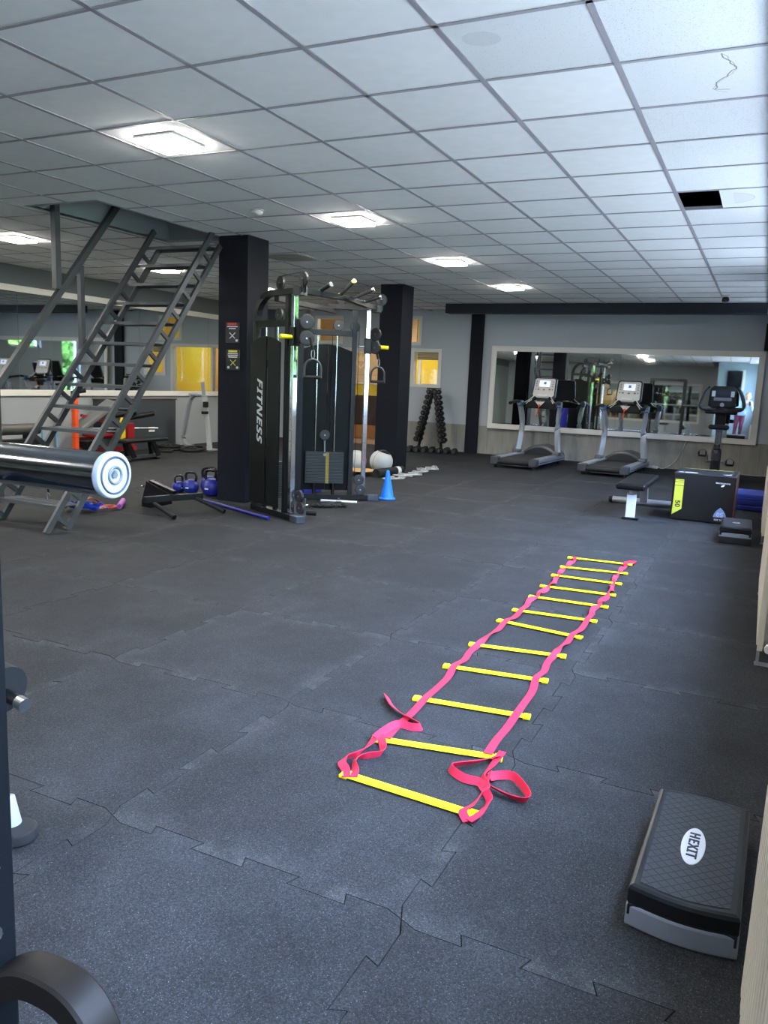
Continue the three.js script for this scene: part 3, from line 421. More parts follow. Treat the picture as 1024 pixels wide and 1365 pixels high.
// ---------------------------------------------------------------- plyometric box
{
  const t = thing('plyo_box', 'black foam plyometric box with a yellow stripe reading 50', 'plyo box', [-.49, 0, -9.19], -.02);
  const c = document.createElement('canvas'); c.width = 1024; c.height = 840; const g = c.getContext('2d'); g.fillStyle = '#0c0e12'; g.fillRect(0, 0, 1024, 840);
  g.fillStyle = '#d3d84a'; g.beginPath(); g.moveTo(18, 105); g.lineTo(170, 105); g.lineTo(170, 650); g.lineTo(5, 770); g.lineTo(18, 400); g.fill(); g.fillStyle = '#23262a'; g.fillRect(14, 122, 160, 6); g.fillRect(14, 150, 160, 8); g.fillRect(14, 218, 160, 8);
  g.save(); g.translate(94, 560); g.rotate(PI / 2); g.fillStyle = '#0c0e12'; g.font = 'bold 120px sans-serif'; g.textAlign = 'center'; g.fillText('50', 0, 42); g.font = 'bold 40px sans-serif'; g.fillStyle = '#eef0a0'; g.fillText('', -150, 10); g.restore();
  g.save(); g.translate(830, 700); g.rotate(PI); g.fillStyle = '#7f97c8'; g.beginPath(); g.moveTo(-110, -40); g.quadraticCurveTo(-100, 60, 0, 140); g.quadraticCurveTo(100, 60, 110, -40); g.fill(); g.fillStyle = '#c3cfe8'; g.font = 'bold 110px sans-serif'; g.textAlign = 'center'; g.fillText('50', 0, 50); g.fillStyle = '#e8eaee'; g.font = 'bold 46px sans-serif'; g.fillText('BOX 30X', 0, -70); g.restore();
  g.save(); g.translate(830, 120); g.rotate(PI); g.fillStyle = '#e8eaee'; g.font = 'bold 42px sans-serif'; g.textAlign = 'center'; g.fillText('HornFitness', 0, 15); g.beginPath(); g.ellipse(0, -42, 34, 16, -.5, 0, 7); g.fill(); g.restore();
  const m = new THREE.MeshStandardMaterial({ map: new THREE.CanvasTexture(c), roughness: .45 }); m.map.colorSpace = THREE.SRGBColorSpace;
  obj('foam_body', bx(0, .256, 0, .62, .51, .6, .014), std('#0c0e12', .45), t);
  obj('printed_face', bx(0, .256, .3005, .594, .486, .002), m, t);
  obj('seam_edge', [span(.307, .3115, .02, .49, .292, .303)], std('#8a2b33', .5), t); obj('top_edge', span(-.25, .25, .5085, .5125, -.29, -.275), std('#b9bd6a', .5), t);
  obj('top_print', [span(-.27, -.22, .510, .5115, .2, .24), span(-.2, -.08, .510, .5115, .19, .25), span(.17, .25, .510, .5115, .16, .19)], std('#c9d0e0', .5), t);
}
{ // flat bench
  const t = thing('flat_bench', 'black padded flat bench on silver legs beside the plyometric box', 'bench', [0, 0, 0]);
  obj('pad', bx(-1.185, .350, -9.10, .30, .068, 1.22, .026), M.vinyl, t);
  obj('rail', bar([-1.185, .285, -8.6], [-1.185, .285, -9.7], .06, .05, .006), M.silver, t);
  obj('leg', [bar([-1.185, .285, -8.66], [-1.17, .012, -8.56], .1, .05, .008)], M.silver, t); obj('foot', bx(-1.165, .014, -8.56, .17, .026, .07, .008), M.black, t);
  obj('leg', [bar([-1.185, .285, -9.6], [-1.185, .05, -9.72], .09, .05, .008)], M.silver, t); const f = obj('rear_foot', rod([-1.56, .042, -9.74], [-.72, .042, -9.74], .038), M.silver, t);
  for (const x of [-1.57, -.71]) obj('end_cap', rod([x - .02, .042, -9.74], [x + .02, .042, -9.74], .041), M.black, f);
}
// ---------------------------------------------------------------- treadmills
function screenTex() { const c = document.createElement('canvas'); c.width = 256; c.height = 160; const g = c.getContext('2d'); g.fillStyle = '#e9edff'; g.fillRect(0, 0, 256, 160); g.fillStyle = '#5b62a8'; g.fillRect(105, 30, 60, 70); g.fillStyle = '#2b3170'; g.font = 'bold 50px sans-serif'; g.fillText('82', 110, 84); const t = new THREE.CanvasTexture(c); t.colorSpace = THREE.SRGBColorSpace; return t; }
const screenM = new THREE.MeshStandardMaterial({ map: screenTex(), emissiveMap: screenTex(), emissive: 0xffffff, emissiveIntensity: .55, roughness: .3 });
function treadmill(x, z, turn, label) {
  const t = thing('treadmill', label, 'treadmill', [x, 0, z], turn), W = .395; // origin: middle of the rear edge, deck runs to -z
  for (const s of [-1, 1]) {
    const r = obj('side_rail', [slab(shape(rrect(.125, .105, .02)), 1.52, .004).translate(s * (W - .063), .128, -1.66)], M.silver, t);
    obj('side_groove', span(s * W - .0015, s * W + .0015, .105, .118, -1.6, -.2), std('#4b5157', .5), r);
    obj('end_cap', slab(shape(rrect(.13, .125, .022)), .15, .012).translate(s * (W - .065), .12, -.15), std('#3a3d42', .45), t);
    obj('foot', [rod([s * (W - .07), 0, -.1], [s * (W - .07), .06, -.1], .03), rod([s * (W - .07), 0, -1.5], [s * (W - .07), .08, -1.5], .03)], M.black, t);
    // upright: a bowed flat post that leans back to the console
    obj('upright', sweep([[s * (W - .02), .17, -1.28], [s * (W - .055), .42, -1.30], [s * (W - .075), .70, -1.30], [s * (W - .05), .95, -1.25], [s * (W - .035), 1.065, -1.17]], [[-.03, -.04], [-.03, .04], [.0, .05], [.03, .04], [.03, -.04], [0, -.05]], 20), M.silver, t);
    obj('upright_shoe', bx(s * (W - .03), .20, -1.24, .12, .07, .2, .02), std('#55585d', .5), t);
    obj('hand_rail', sweep([[s * (W - .04), 1.06, -1.24], [s * (W - .03), 1.085, -1.1], [s * (W - .02), 1.07, -.9], [s * (W - .01), 1.05, -.78]], rrect(.06, .05, .02, 2), 14), M.black, t);
    obj('rail_joint', bx(s * (W - .045), 1.045, -1.22, .085, .11, .14, .02), std('#3f5f80', .4), t);
    const a = obj('console_arm', sweep([[s * (W - .09), 1.03, -1.24], [s * .2, 1.08, -1.3], [s * .13, 1.16, -1.36]], rrect(.07, .05, .02, 2), 10), M.black, t);
    obj('arm_trim', sweep([[s * (W - .12), 1.07, -1.215], [s * .21, 1.115, -1.27], [s * .15, 1.185, -1.325]], flat(.016, .008), 8), M.white, a); obj('arm_trim', sweep([[s * (W - .15), 1.045, -1.205], [s * .21, 1.085, -1.255], [s * .17, 1.12, -1.29]], flat(.012, .008), 8), M.white, a);
  }
  obj('running_belt', [span(-.265, .265, .135, .152, -1.5, -.06), along(new THREE.CylinderGeometry(.042, .042, .53, 20), [-.265, .11, -.062], [.265, .11, -.062])], std('#1b1c1e', .7), t);
  obj('deck_frame', [span(-.27, .27, .05, .10, -1.62, -.2), span(-.2, .3, .045, .062, -.12, -.09)], M.grey, t);
  // motor hood: a low arch across the front
  const P = []; for (let i = 0; i <= 16; i++) { const q = i / 16; P.push([-.345 + .69 * q, .155 + .165 * Math.pow(Math.sin(PI * q), .75)]); } P.unshift([-.345, .06]); P.push([.345, .06]);
  const hood = obj('motor_hood', slab(shape(P), .45, .03).translate(0, 0, -1.86), std('#4a4c50', .35), t); const Q = P.map(([a, b]) => [a * .88, .06 + (b - .06) * .84]);
  obj('hood_band', slab(shape(Q), .02, .006).translate(0, 0, -1.413), std('#24262a', .35), hood);
  // console
  const c = new THREE.Group(); c.name = 'console'; c.position.set(0, 1.155, -1.36); c.rotation.x = -.32; t.add(c);
  obj('console_back', slab(shape([[-.215, .03], [-.16, -.03], [.16, -.03], [.215, .03], [.205, .35], [.17, .375], [-.17, .375], [-.205, .35]]), .06, .012).translate(0, 0, -.06), std('#22252a', .4), c);
  obj('console_face', slab(shape([[-.19, .05], [-.145, 0], [.145, 0], [.19, .05], [.182, .33], [.155, .352], [-.155, .352], [-.182, .33]]), .02, .005).translate(0, 0, -.012), std('#c6c3bd', .4), c);
  obj('screen', bx(.0, .255, .010, .19, .11, .006), screenM, c);
  obj('console_button', [[-.10, .15, '#5aa84a'], [.10, .15, '#d0463a'], [0, .145, '#8a8d92']].map(([a, b]) => bx(a, b, .011, .034, .024, .008, .003)), std('#8f5a52', .5), c);
  obj('console_key', [[-.145, .29], [-.145, .25], [-.145, .21], [.145, .29], [.145, .25], [.145, .21], [-.15, .15], [.15, .15]].map(([a, b]) => bx(a, b, .010, .022, .02, .006, .002)), std('#77797d', .5), c);
  obj('console_lip', bx(0, .035, .022, .19, .04, .03, .012), std('#d6d4cf', .35), c);
  obj('console_tray', slab(shape([[-.3, .02], [-.24, -.07], [.24, -.07], [.3, .02], [.12, .06], [-.12, .06]]), .16, .02).translate(0, 1.035, -1.38), M.black, t);
  const k = obj('stop_plate', slab(shape([[-.085, .07], [.085, .07], [.02, .0], [-.02, 0]]), .02, .006).translate(0, 1.02, -1.225), std('#c6c3bd', .4), t);
  obj('safety_key', rod([0, 1.025, -1.205], [0, 1.025, -1.185], .02), M.orange, t); obj('key_cord', pipe([[0, 1.02, -1.19], [-.02, .9, -1.18], [-.05, .82, -1.2], [.0, .95, -1.22]], .005, 16, 6), M.orange, t);
  return t;
}
treadmill(-3.615, -12.45, -.05, 'silver and black treadmill closest to the dark wall pilaster');
treadmill(-2.19, -12.5, -.06, 'silver and black treadmill next to the exercise bike');
// ---------------------------------------------------------------- exercise bike
{
  const t = thing('exercise_bike', 'upright exercise bike with black console in front of the mirror', 'exercise bike', [-.60, 0, -13.0], .03);
  obj('stabiliser', [bx(0, .035, .52, .5, .06, .08, .02)], M.black, t); obj('stabiliser', bx(0, .035, -.52, .5, .06, .08, .02), M.black, t);
  obj('housing', slab(shape([[-.5, .08], [.5, .08], [.42, .2], [.22, .36], [.16, .52], [.04, .54], [-.06, .40], [-.42, .5], [-.5, .3]]), .13, .03).rotateY(-PI / 2).translate(.065, 0, 0), M.black, t);
  obj('seat_tube', rod([0, .42, .14], [0, .80, .22], .032), M.steel, t); obj('seat_clamp', bx(0, .56, .17, .09, .09, .09, .02, [-.2, 0, 0]), M.black, t);
  const sd = slab(shape([[-.13, 0], [-.15, .06], [-.12, .13], [-.05, .12], [-.025, .0], [-.02, -.13], [.02, -.13], [.025, 0], [.05, .12], [.12, .13], [.15, .06], [.13, 0], [.06, -.05], [-.06, -.05]].map(([a, b]) => [a, -b])), .07, .03).rotateX(-PI / 2).translate(0, .80, .24);
  obj('saddle', [bx(0, .865, .34, .285, .07, .17, .034), bx(0, .86, .2, .11, .055, .2, .027)], M.vinyl, t);
  obj('front_mast', [bar([0, .36, -.3], [0, 1.13, -.2], .1, .09, .01)], M.steel, t); obj('mast_cover', bar([0, .82, -.235], [0, 1.14, -.2], .15, .14, .03), M.black, t);
  const c = new THREE.Group(); c.name = 'console'; c.position.set(0, 1.16, -.2); c.rotation.x = -.3; t.add(c);
  obj('console_shell', slab(shape([[-.2, .02], [-.12, -.03], [.12, -.03], [.2, .02], [.19, .27], [.14, .325], [-.14, .325], [-.19, .27]]), .08, .02).translate(0, 0, -.06), M.black, c);
  obj('console_panel', [bx(-.135, .195, .022, .05, .09, .006, .003), bx(.135, .195, .022, .05, .09, .006, .003)], std('#9aa3ac', .4), c); obj('console_display', bx(0, .21, .022, .16, .09, .004), std('#272d38', .2), c); obj('console_keypad', bx(0, .11, .022, .25, .05, .006, .003), std('#5b636d', .5), c); obj('console_knob', rod([0, .02, .02], [0, .02, .04], .03), std('#8b9299', .4), c);
  for (const s of [-1, 1]) obj('handlebar', pipe([[s * .05, 1.12, -.2], [s * .18, 1.11, -.1], [s * .29, 1.13, .03], [s * .295, 1.22, -.02], [s * .25, 1.36, -.2], [s * .2, 1.45, -.28]], .021, 26, 8), M.rubberBlack, t);
  obj('arm_tray', bx(0, 1.08, -.15, .46, .07, .14, .03), M.black, t);
  obj('crank_axle', rod([-.13, .33, -.02], [.13, .33, -.02], .02), M.steel, t);
  for (const s of [-1, 1]) { const pz = -.02 + s * .03, py = .33 + s * -.05 + .02; obj('crank', bar([s * .12, .33, -.02], [s * .13, py, pz + s * .1], .02, .035), M.steel, t); const p = obj('pedal', bx(s * .2, py, pz + s * .1, .11, .03, .09, .008), M.black, t); obj('pedal_strap', sweep([[s * .15, py, pz + s * .1], [s * .155, py + .07, pz + s * .1 - .01], [s * .2, py + .1, pz + s * .1 - .02], [s * .25, py + .065, pz + s * .1 - .01], [s * .252, py, pz + s * .1]], flat(.025, .003), 16), M.black, p); }
  tag(obj('water_bottle', lathe([[0, 0], [.034, 0], [.036, .02], [.036, .13], [.03, .16], [.016, .185], [.016, .21], [0, .21]], 18).translate(-1.18, .56, -14.74), new THREE.MeshPhysicalMaterial({ color: col('#d7e6ee'), roughness: .1, transmission: .7, thickness: 0 })), 'clear plastic bottle on the mirror frame beside the bike', 'bottle').position.set(0, .05, .0);
}
// ---------------------------------------------------------------- power strip and cord by the wall
{
  const s = thing('power_strip', 'white power strip on the floor beside the treadmill', 'power strip', [-1.70, .0, -14.62]);
  obj('strip_body', bx(0, .024, 0, .2, .046, .06, .01), M.white, s); for (const x of [-.06, 0, .06]) obj('socket', rod([x, .046, 0], [x, .049, 0], .018), std('#3a3c40', .5), s);
  tag(obj('extension_lead', pipe([[-1.60, .025, -14.62], [-1.5, .02, -14.63], [-1.35, .13, -14.74], [-1.25, .32, -14.76], [-1.19, .52, -14.755]], .008, 30, 6), std('#b9b7b1', .5)), 'pale cord curving up the tiled wall behind the bench', 'cord');
}
{ // wall speaker
  const s = thing('wall_speaker', 'black speaker high on the wall beside the long mirror', 'speaker', [.0, 2.3, -14.69]);
  obj('cabinet', bx(0, 0, 0, .26, .44, .2, .015), M.black, s); obj('grille', bx(0, 0, .102, .23, .41, .008, .003), std('#0f1012', .9), s); obj('badge', bx(.06, -.17, .108, .04, .01, .003), M.steel, s);
}
// ---------------------------------------------------------------- radiators and blue mats
function radiator(z0, z1, y0, y1, label) {
  const t = thing('radiator', label, 'radiator', [0, 0, 0]), x0 = .088, x1 = .178, cream = std('#cfc8ba', .45), g = [span(x0 + .006, x0 + .012, y0, y1, z0, z1)], n = Math.floor((z1 - z0) / .05), st = (z1 - z0) / n;
  for (let i = 0; i < n; i++) g.push(bx(x0 + .004, (y0 + y1) / 2, z0 + (i + .5) * st, .010, y1 - y0 - .05, st * .62, .003));
  obj('front_panel', g, cream, t); obj('rear_panel', span(x1 - .01, x1, y0, y1, z0, z1), cream, t);
  for (const [a, b] of [[z0 - .004, z0 + .002], [z1 - .002, z1 + .004]]) obj('side_cover', [span(x0 + .004, x0 + .03, y0 + .0, y1 + .006, a, b), span(x0 + .03, x1, y1 - .05, y1 + .006, a, b), span(x1 - .012, x1, y0, y1, a, b)], std('#d4cbb8', .45), t);
  const gr = [span(x0 + .004, x0 + .014, y1, y1 + .008, z0, z1), span(x1 - .012, x1, y1, y1 + .008, z0, z1)]; for (let z = z0 + .01; z < z1; z += .025) gr.push(span(x0 + .014, x1 - .012, y1 + .001, y1 + .007, z, z + .012));
  obj('top_grille', gr, M.white, t); obj('fins', Array.from({ length: Math.floor((z1 - z0) / .04) }, (_, i) => span(x0 + .014, x1 - .012, y0 + .02, y1 - .02, z0 + .02 + i * .04, z0 + .022 + i * .04)), cream, t);
  obj('valve', [rod([x0 + .055, y0 + .03, z1 + .004], [x0 + .055, y0 + .03, z1 + .05], .013), rod([x0 + .055, y0 + .03, z1 + .045], [x0 + .055, y0 + .03, z1 + .07], .02)], M.white, t);
  for (const z of [z0 + .02, z1 - .02]) obj('foot', [span(x0 + .005, x0 + .02, .0, y0 + .03, z - .01, z + .01), span(x0 + .0, x1, .0, .012, z - .016, z + .016)], std('#8e8f90', .4), t);
  return t;
}
radiator(-1.70, -.1, .08, .6, 'cream ribbed radiator next to the large step platform');
radiator(-5.9, -4.275, .08, .66, 'cream ribbed radiator standing below the window beyond the agility ladder');
radiator(-9.6, -7.93, .08, .62, 'cream ribbed radiator furthest along, beside the small step platform');
for (let i = 0; i < 3; i++) { const m = thing('exercise_mat', ['bottom', 'middle', 'top'][i] + ' blue foam mat of the stack behind the plyometric box', 'mat', [-.06 + i * .004, .002 + i * .064, -10.48], .02 * i, 'blue foam mats'); obj('foam', bx(0, .031, 0, .5 - .0 * i, .062, .62, .012), std(['#141a66', '#151c6c', '#27399a'][i], .5), m); obj('edge_seam', span(-.251, .251, .029, .034, .3095, .312), std('#11186a', .5), m); }
// ---------------------------------------------------------------- dumbbells
const ORDX = ['first', 'second', 'third', 'fourth', 'fifth', 'sixth', 'seventh', 'eighth', 'ninth'];
const dumbM = std('#1a1b1e', .5), dumbHandle = M.steel;
function dumbbell(s, label, p, turn, group) {
  const t = thing('dumbbell', label, 'dumbbell', p, turn, group), r = .057 * s, w = .088 * s, L = .062 + .02 * s;
  for (const q of [-1, 1]) { const h = lathe([[0, 0], [r * .72, 0], [r, w * .22], [r, w * .78], [r * .72, w], [0, w]], 6).rotateX(PI / 2).rotateZ(PI / 6).translate(0, 0, q * L - w / 2 + q * w * .3); obj('hex_head', toFlat(h), dumbM, t); obj('end_plate', rod([0, 0, q * L + q * w * .8], [0, 0, q * L + q * w * .815], r * .42, r * .42, 12), std('#2c2e31', .45), t); }
  obj('handle', rod([0, 0, -L + .01], [0, 0, L - .01], .014 + .002 * s), dumbHandle, t); return t;
}
function toFlat(g) { const h = g.index ? g.toNonIndexed() : g; h.computeVertexNormals(); return h; }
{
  const rack = thing('dumbbell_rack', 'black A-frame rack holding two columns of hex dumbbells', 'rack', [0, 0, 0]);
  const Lc = (t) => V(-5.93 - .215 * t, 1.16 - .93 * t, -14.42), Rc = (t) => V(-5.79 + .165 * t, 1.16 - .93 * t, -14.42);
  for (const [C, n] of [[Lc, .05], [Rc, -.05]]) for (const z of [.03, -.03]) obj('rack_post', bar(C(-.06).add(V(n, 0, z)), C(1.22).setY(.02).add(V(n, 0, z)), .02, .025), M.blackMetal, rack);
  obj('rack_base', [span(-6.25, -5.5, .0, .03, -14.5, -14.46), span(-6.25, -5.5, 0, .03, -14.38, -14.34), span(-6.2, -6.16, 0, .03, -14.5, -14.34), span(-5.6, -5.56, 0, .03, -14.5, -14.34)], M.blackMetal, rack);
  obj('rack_top', span(-5.98, -5.74, 1.21, 1.235, -14.5, -14.34), M.blackMetal, rack);
  for (let k = 0; k < 10; k++) {
    const t = k / 9, s = .86 + .12 * t;
    for (const [C, who] of [[Lc, 'by the freestanding pillar'], [Rc, 'by the wall pilaster']]) { const c = C(t); dumbbell(s, 'black hex dumbbell ' + ['topmost', 'second from top', 'third from top', 'fourth from top', 'fifth from top', 'sixth from top', 'seventh from top', 'eighth from top', 'ninth from top', 'lowest'][k] + ' in the rack column ' + who, [c.x, c.y, c.z], .0, 'hex dumbbells on the A-frame rack'); obj('cradle', span(c.x - .05, c.x + .05, c.y - .052 * s * .9 - .012, c.y - .052 * s * .9, c.z - .035, c.z + .035), M.blackMetal, rack); }
  }
  for (let k = 0; k < 8; k++) { const u = k / 7, s = k === 5 || k === 7 ? 1.02 : 1.14; dumbbell(s, 'black hex dumbbell on the floor before the rack, ' + ORDX[k] + ' from the freestanding pillar', [-6.30 + u * .98, .052 * s * .87, -14.02 - u * .26], .22 + .03 * Math.sin(k * 2.1), 'hex dumbbells on the floor'); }
}
// ---------------------------------------------------------------- kettlebells
function kettlebell(p, s, turn, label) {
  const t = thing('kettlebell', label, 'kettlebell', p, turn, 'blue kettlebells');
  obj('bell', lathe([[0, 0], [.055, 0], [.082, .022], [.1, .065], [.103, .1], [.093, .14], [.066, .172], [.03, .186], [0, .188]], 28).scale(s, s, s), std('#1b2684', .42), t);
  obj('handle', pipe([[-.058, .155, 0], [-.075, .20, 0], [-.072, .25, 0], [-.045, .272, 0], [0, .277, 0], [.045, .272, 0], [.072, .25, 0], [.075, .20, 0], [.058, .155, 0]].map((q) => q.map((v) => v * s)), .0165 * s, 32, 10), std('#2b2c30', .25, .5), t);
  obj('weight_mark', bx(0, .085 * s, .1025 * s, .045 * s, .014 * s, .004), M.white, t);
}
kettlebell([-5.875, 0, -6.96], .68, 1.35, 'blue kettlebell turned edge on, furthest from the pillar');
kettlebell([-5.715, 0, -6.98], .86, .15, 'blue kettlebell with a wide black handle, second from the end');
kettlebell([-5.635, 0, -7.2], 1.0, .5, 'blue kettlebell standing behind the others');
kettlebell([-5.445, 0, -7.0], 1.03, .1, 'largest blue kettlebell right against the dark pillar');
// ---------------------------------------------------------------- dip attachment lying on the floor
{
  const t = thing('dip_attachment', 'black steel dip bar attachment lying on its side on the floor', 'attachment', [0, 0, 0]);
  obj('cross_beam', bar([-5.21, .135, -5.68], [-4.93, .145, -6.19], .055, .06, .004), M.blackMetal, t);
  for (const [a, b] of [[[-5.07, .115, -5.66], [-4.80, .024, -5.62]], [[-4.95, .125, -6.12], [-4.645, .024, -6.16]]]) { const h = obj('handle', rod(a, b, .02), M.rubberBlack, t); obj('handle_cap', rod(b, V(...b).add(V(...b).sub(V(...a)).multiplyScalar(.03)), .024), M.black, h); }
  obj('rear_beam', bar([-5.08, .175, -5.96], [-5.44, .245, -6.02], .05, .055, .004), M.blackMetal, t);
  for (const [z, q] of [[-5.95, 1], [-6.07, .0]]) obj('bracket_plate', slab(shape([[-5.44, .27], [-5.50, .06], [-5.50, .01], [-5.39, .003], [-5.12, .075], [-5.13, .16]].slice(0, q ? 6 : 4).concat(q ? [] : [[-5.40, .14]])), .012, .003).translate(.02, 0, z), M.blackMetal, t);
  obj('bolt', rod([-5.44, .22, -5.9], [-5.42, .22, -5.9], .012), M.steel, t);
}
// ---------------------------------------------------------------- balls, balance board, roller, white plastic parts by the second pillar
{
  const B = (p, r, label, spot) => { const t = thing('medicine_ball', label, 'ball', p, 0); obj('shell', ball(0, r, 0, r, 1, 1, 1, 32), std('#b9bab9', .6), t); const patch = new THREE.SphereGeometry(r * 1.006, 24, 12, 0, 2 * PI, 0, .62).applyQuaternion(new THREE.Quaternion().setFromUnitVectors(V(0, 1, 0), V(...spot).normalize())).translate(0, r, 0); obj('panel', patch, M.black, t); obj('seam', new THREE.TorusGeometry(r * 1.002, .004, 6, 40).rotateY(1.2).rotateX(.5).translate(0, r, 0), std('#8d8f90', .6), t); };
  B([-5.37, 0, -10.3], .155, 'white ball with a black panel on its side, nearer the cable machine', [-.75, .05, .65]);
  B([-4.985, 0, -10.36], .17, 'white ball with black patch on top in front of the pillar', [.25, .93, -.1]);
  B([-5.58, 0, -9.95], .12, 'dark sided white ball tucked behind the machine post', [.3, .1, .9]);
  const b = thing('balance_board', 'round wooden balance board on the floor before the white balls', 'balance board', [-5.10, 0, -9.93]); obj('board', lathe([[0, .06], [.2, .06], [.205, .068], [.2, .078], [0, .08]], 40), std('#c79f6b', .45), b); obj('dome', lathe([[0, .0], [.05, .012], [.085, .035], [.1, .06], [0, .06]], 24), M.black, b);
  const f = thing('foam_roller', 'black foam roller with white end label beside the blue cone', 'foam roller', [0, 0, 0]); obj('roller', rod([-4.79, .062, -9.80], [-4.69, .062, -10.45], .06, .06, 20), M.rubberBlack, f); obj('label_band', rod([-4.716, .062, -10.28], [-4.704, .062, -10.36], .0608, .0608, 20), M.white, f);
  for (let k = 0; k < 9; k++) { const u = k / 8; const t = thing('hurdle_piece', 'white plastic coupling lying in the scatter by the pillar, ' + ORDX[k] + ' from the blue cone', 'coupling', [-4.50 - .14 * u + .1 * (rnd() - .5), .002, -9.75 - 1.75 * u], rnd() * 3, 'white plastic couplings scattered on the floor'); obj('link', [pipe([[-.1, .014, -.03], [0, .014, -.045], [.1, .014, -.03], [.115, .014, 0], [.1, .014, .03], [0, .014, .045], [-.1, .014, .03], [-.115, .014, 0]], .010, 30, 6, true)], std('#aeaeac', .55), t); obj('clip', [bx(.0, .03, 0, .09, .035, .05, .006), bx(.13, .016, 0, .07, .03, .022, .005)], std('#9c9d9d', .55), t); }
}
// ---------------------------------------------------------------- near left: weight rack beside the camera
{
  const t = thing('weight_rack', 'black steel rack post with a large chrome weight sleeve close to the camera', 'rack', [0, 0, 0]);
  const sl = obj('weight_sleeve', [rod([-1.2, 1.228, -.677], [-.672, 1.229, -.677], .0255, .0255, 40)], std('#8b9096', .14, 1), t);
  obj('sleeve_cap', [along(lathe([[0, 0], [.0265, 0], [.0272, .002], [.0272, .008], [.0255, .0095], [.0215, .0095], [.0205, .0075], [.0205, .009], [.006, .0095], [.006, .006], [0, .006]], 40), [-.6735, 1.229, -.677], [-.6734, 1.229, -.677])], std('#8f929b', .5, .2), sl); obj('cap_bolt', [along(new THREE.TorusGeometry(.0095, .0016, 8, 32).rotateX(PI / 2), [-.6636, 1.229, -.677], [-.6635, 1.229, -.677]), rod([-.668, 1.229, -.677], [-.6632, 1.229, -.677], .005, .004, 6)], std('#5b5e66', .4, .4), sl); obj('cap_ring', along(new THREE.TorusGeometry(.021, .0012, 8, 40).rotateX(PI / 2), [-.6637, 1.229, -.677], [-.6636, 1.229, -.677]), std('#2b2c3c', .5), sl);
  obj('upright', span(-.93, -.838, 0, 1.202, -.662, -.615, .005), new THREE.MeshPhysicalMaterial({ color: col('#0a0d11'), roughness: .5, specularIntensity: .4 }), t);
  for (const y of [.80, .705, .61]) obj('bolt', [rod([-.838, y, -.628], [-.830, y, -.628], .0075, .0065, 6), rod([-.838, y, -.628], [-.835, y, -.628], .0095, .0095, 16)], M.steel, t);
  obj('bent_leg', sweep([[-.90, .485, -.637], [-.842, .535, -.637], [-.79, .568, -.637], [-.742, .575, -.637], [-.70, .566, -.637], [-.668, .535, -.637], [-.65, .48, -.637], [-.635, .38, -.637], [-.625, .2, -.637], [-.62, .01, -.637]], [[-.025, -.022], [-.025, .010], [-.021, .014], [.021, .014], [.025, .010], [.025, -.022]], 50), new THREE.MeshPhysicalMaterial({ color: col('#171310'), roughness: .48, specularIntensity: .4 }), t);
  const w = thing('weight_tree', 'black storage peg with chrome tip and round rubber foot behind the rack post', 'storage peg', [0, 0, 0]);
  obj('foot', lathe([[0, 0], [.055, 0], [.058, .006], [.056, .03], [.05, .036], [0, .036]], 32).translate(-1.815, .0, -1.445), M.rubberBlack, w);
  obj('pole', lathe([[0, .036], [.034, .036], [.026, .07], [.022, .6], [0, .6]], 24).translate(-1.95, 0, -1.445), M.steel, w);
  obj('socket_cone', lathe([[.03, .036], [.014, .12], [0, .12]], 20).translate(-1.845, 0, -1.45), std('#b9c2d0', .35, .4), w);
  const pg = obj('peg', rod([-1.95, .405, -1.5], [-1.842, .394, -1.49], .018), M.blackMetal, w); obj('peg_tip', rod([-1.842, .394, -1.49], [-1.812, .391, -1.487], .02), M.steel, pg); obj('stop_plate', rod([-1.97, .42, -1.5], [-1.9, .414, -1.497], .07, .07, 28), M.rubberBlack, w);
}
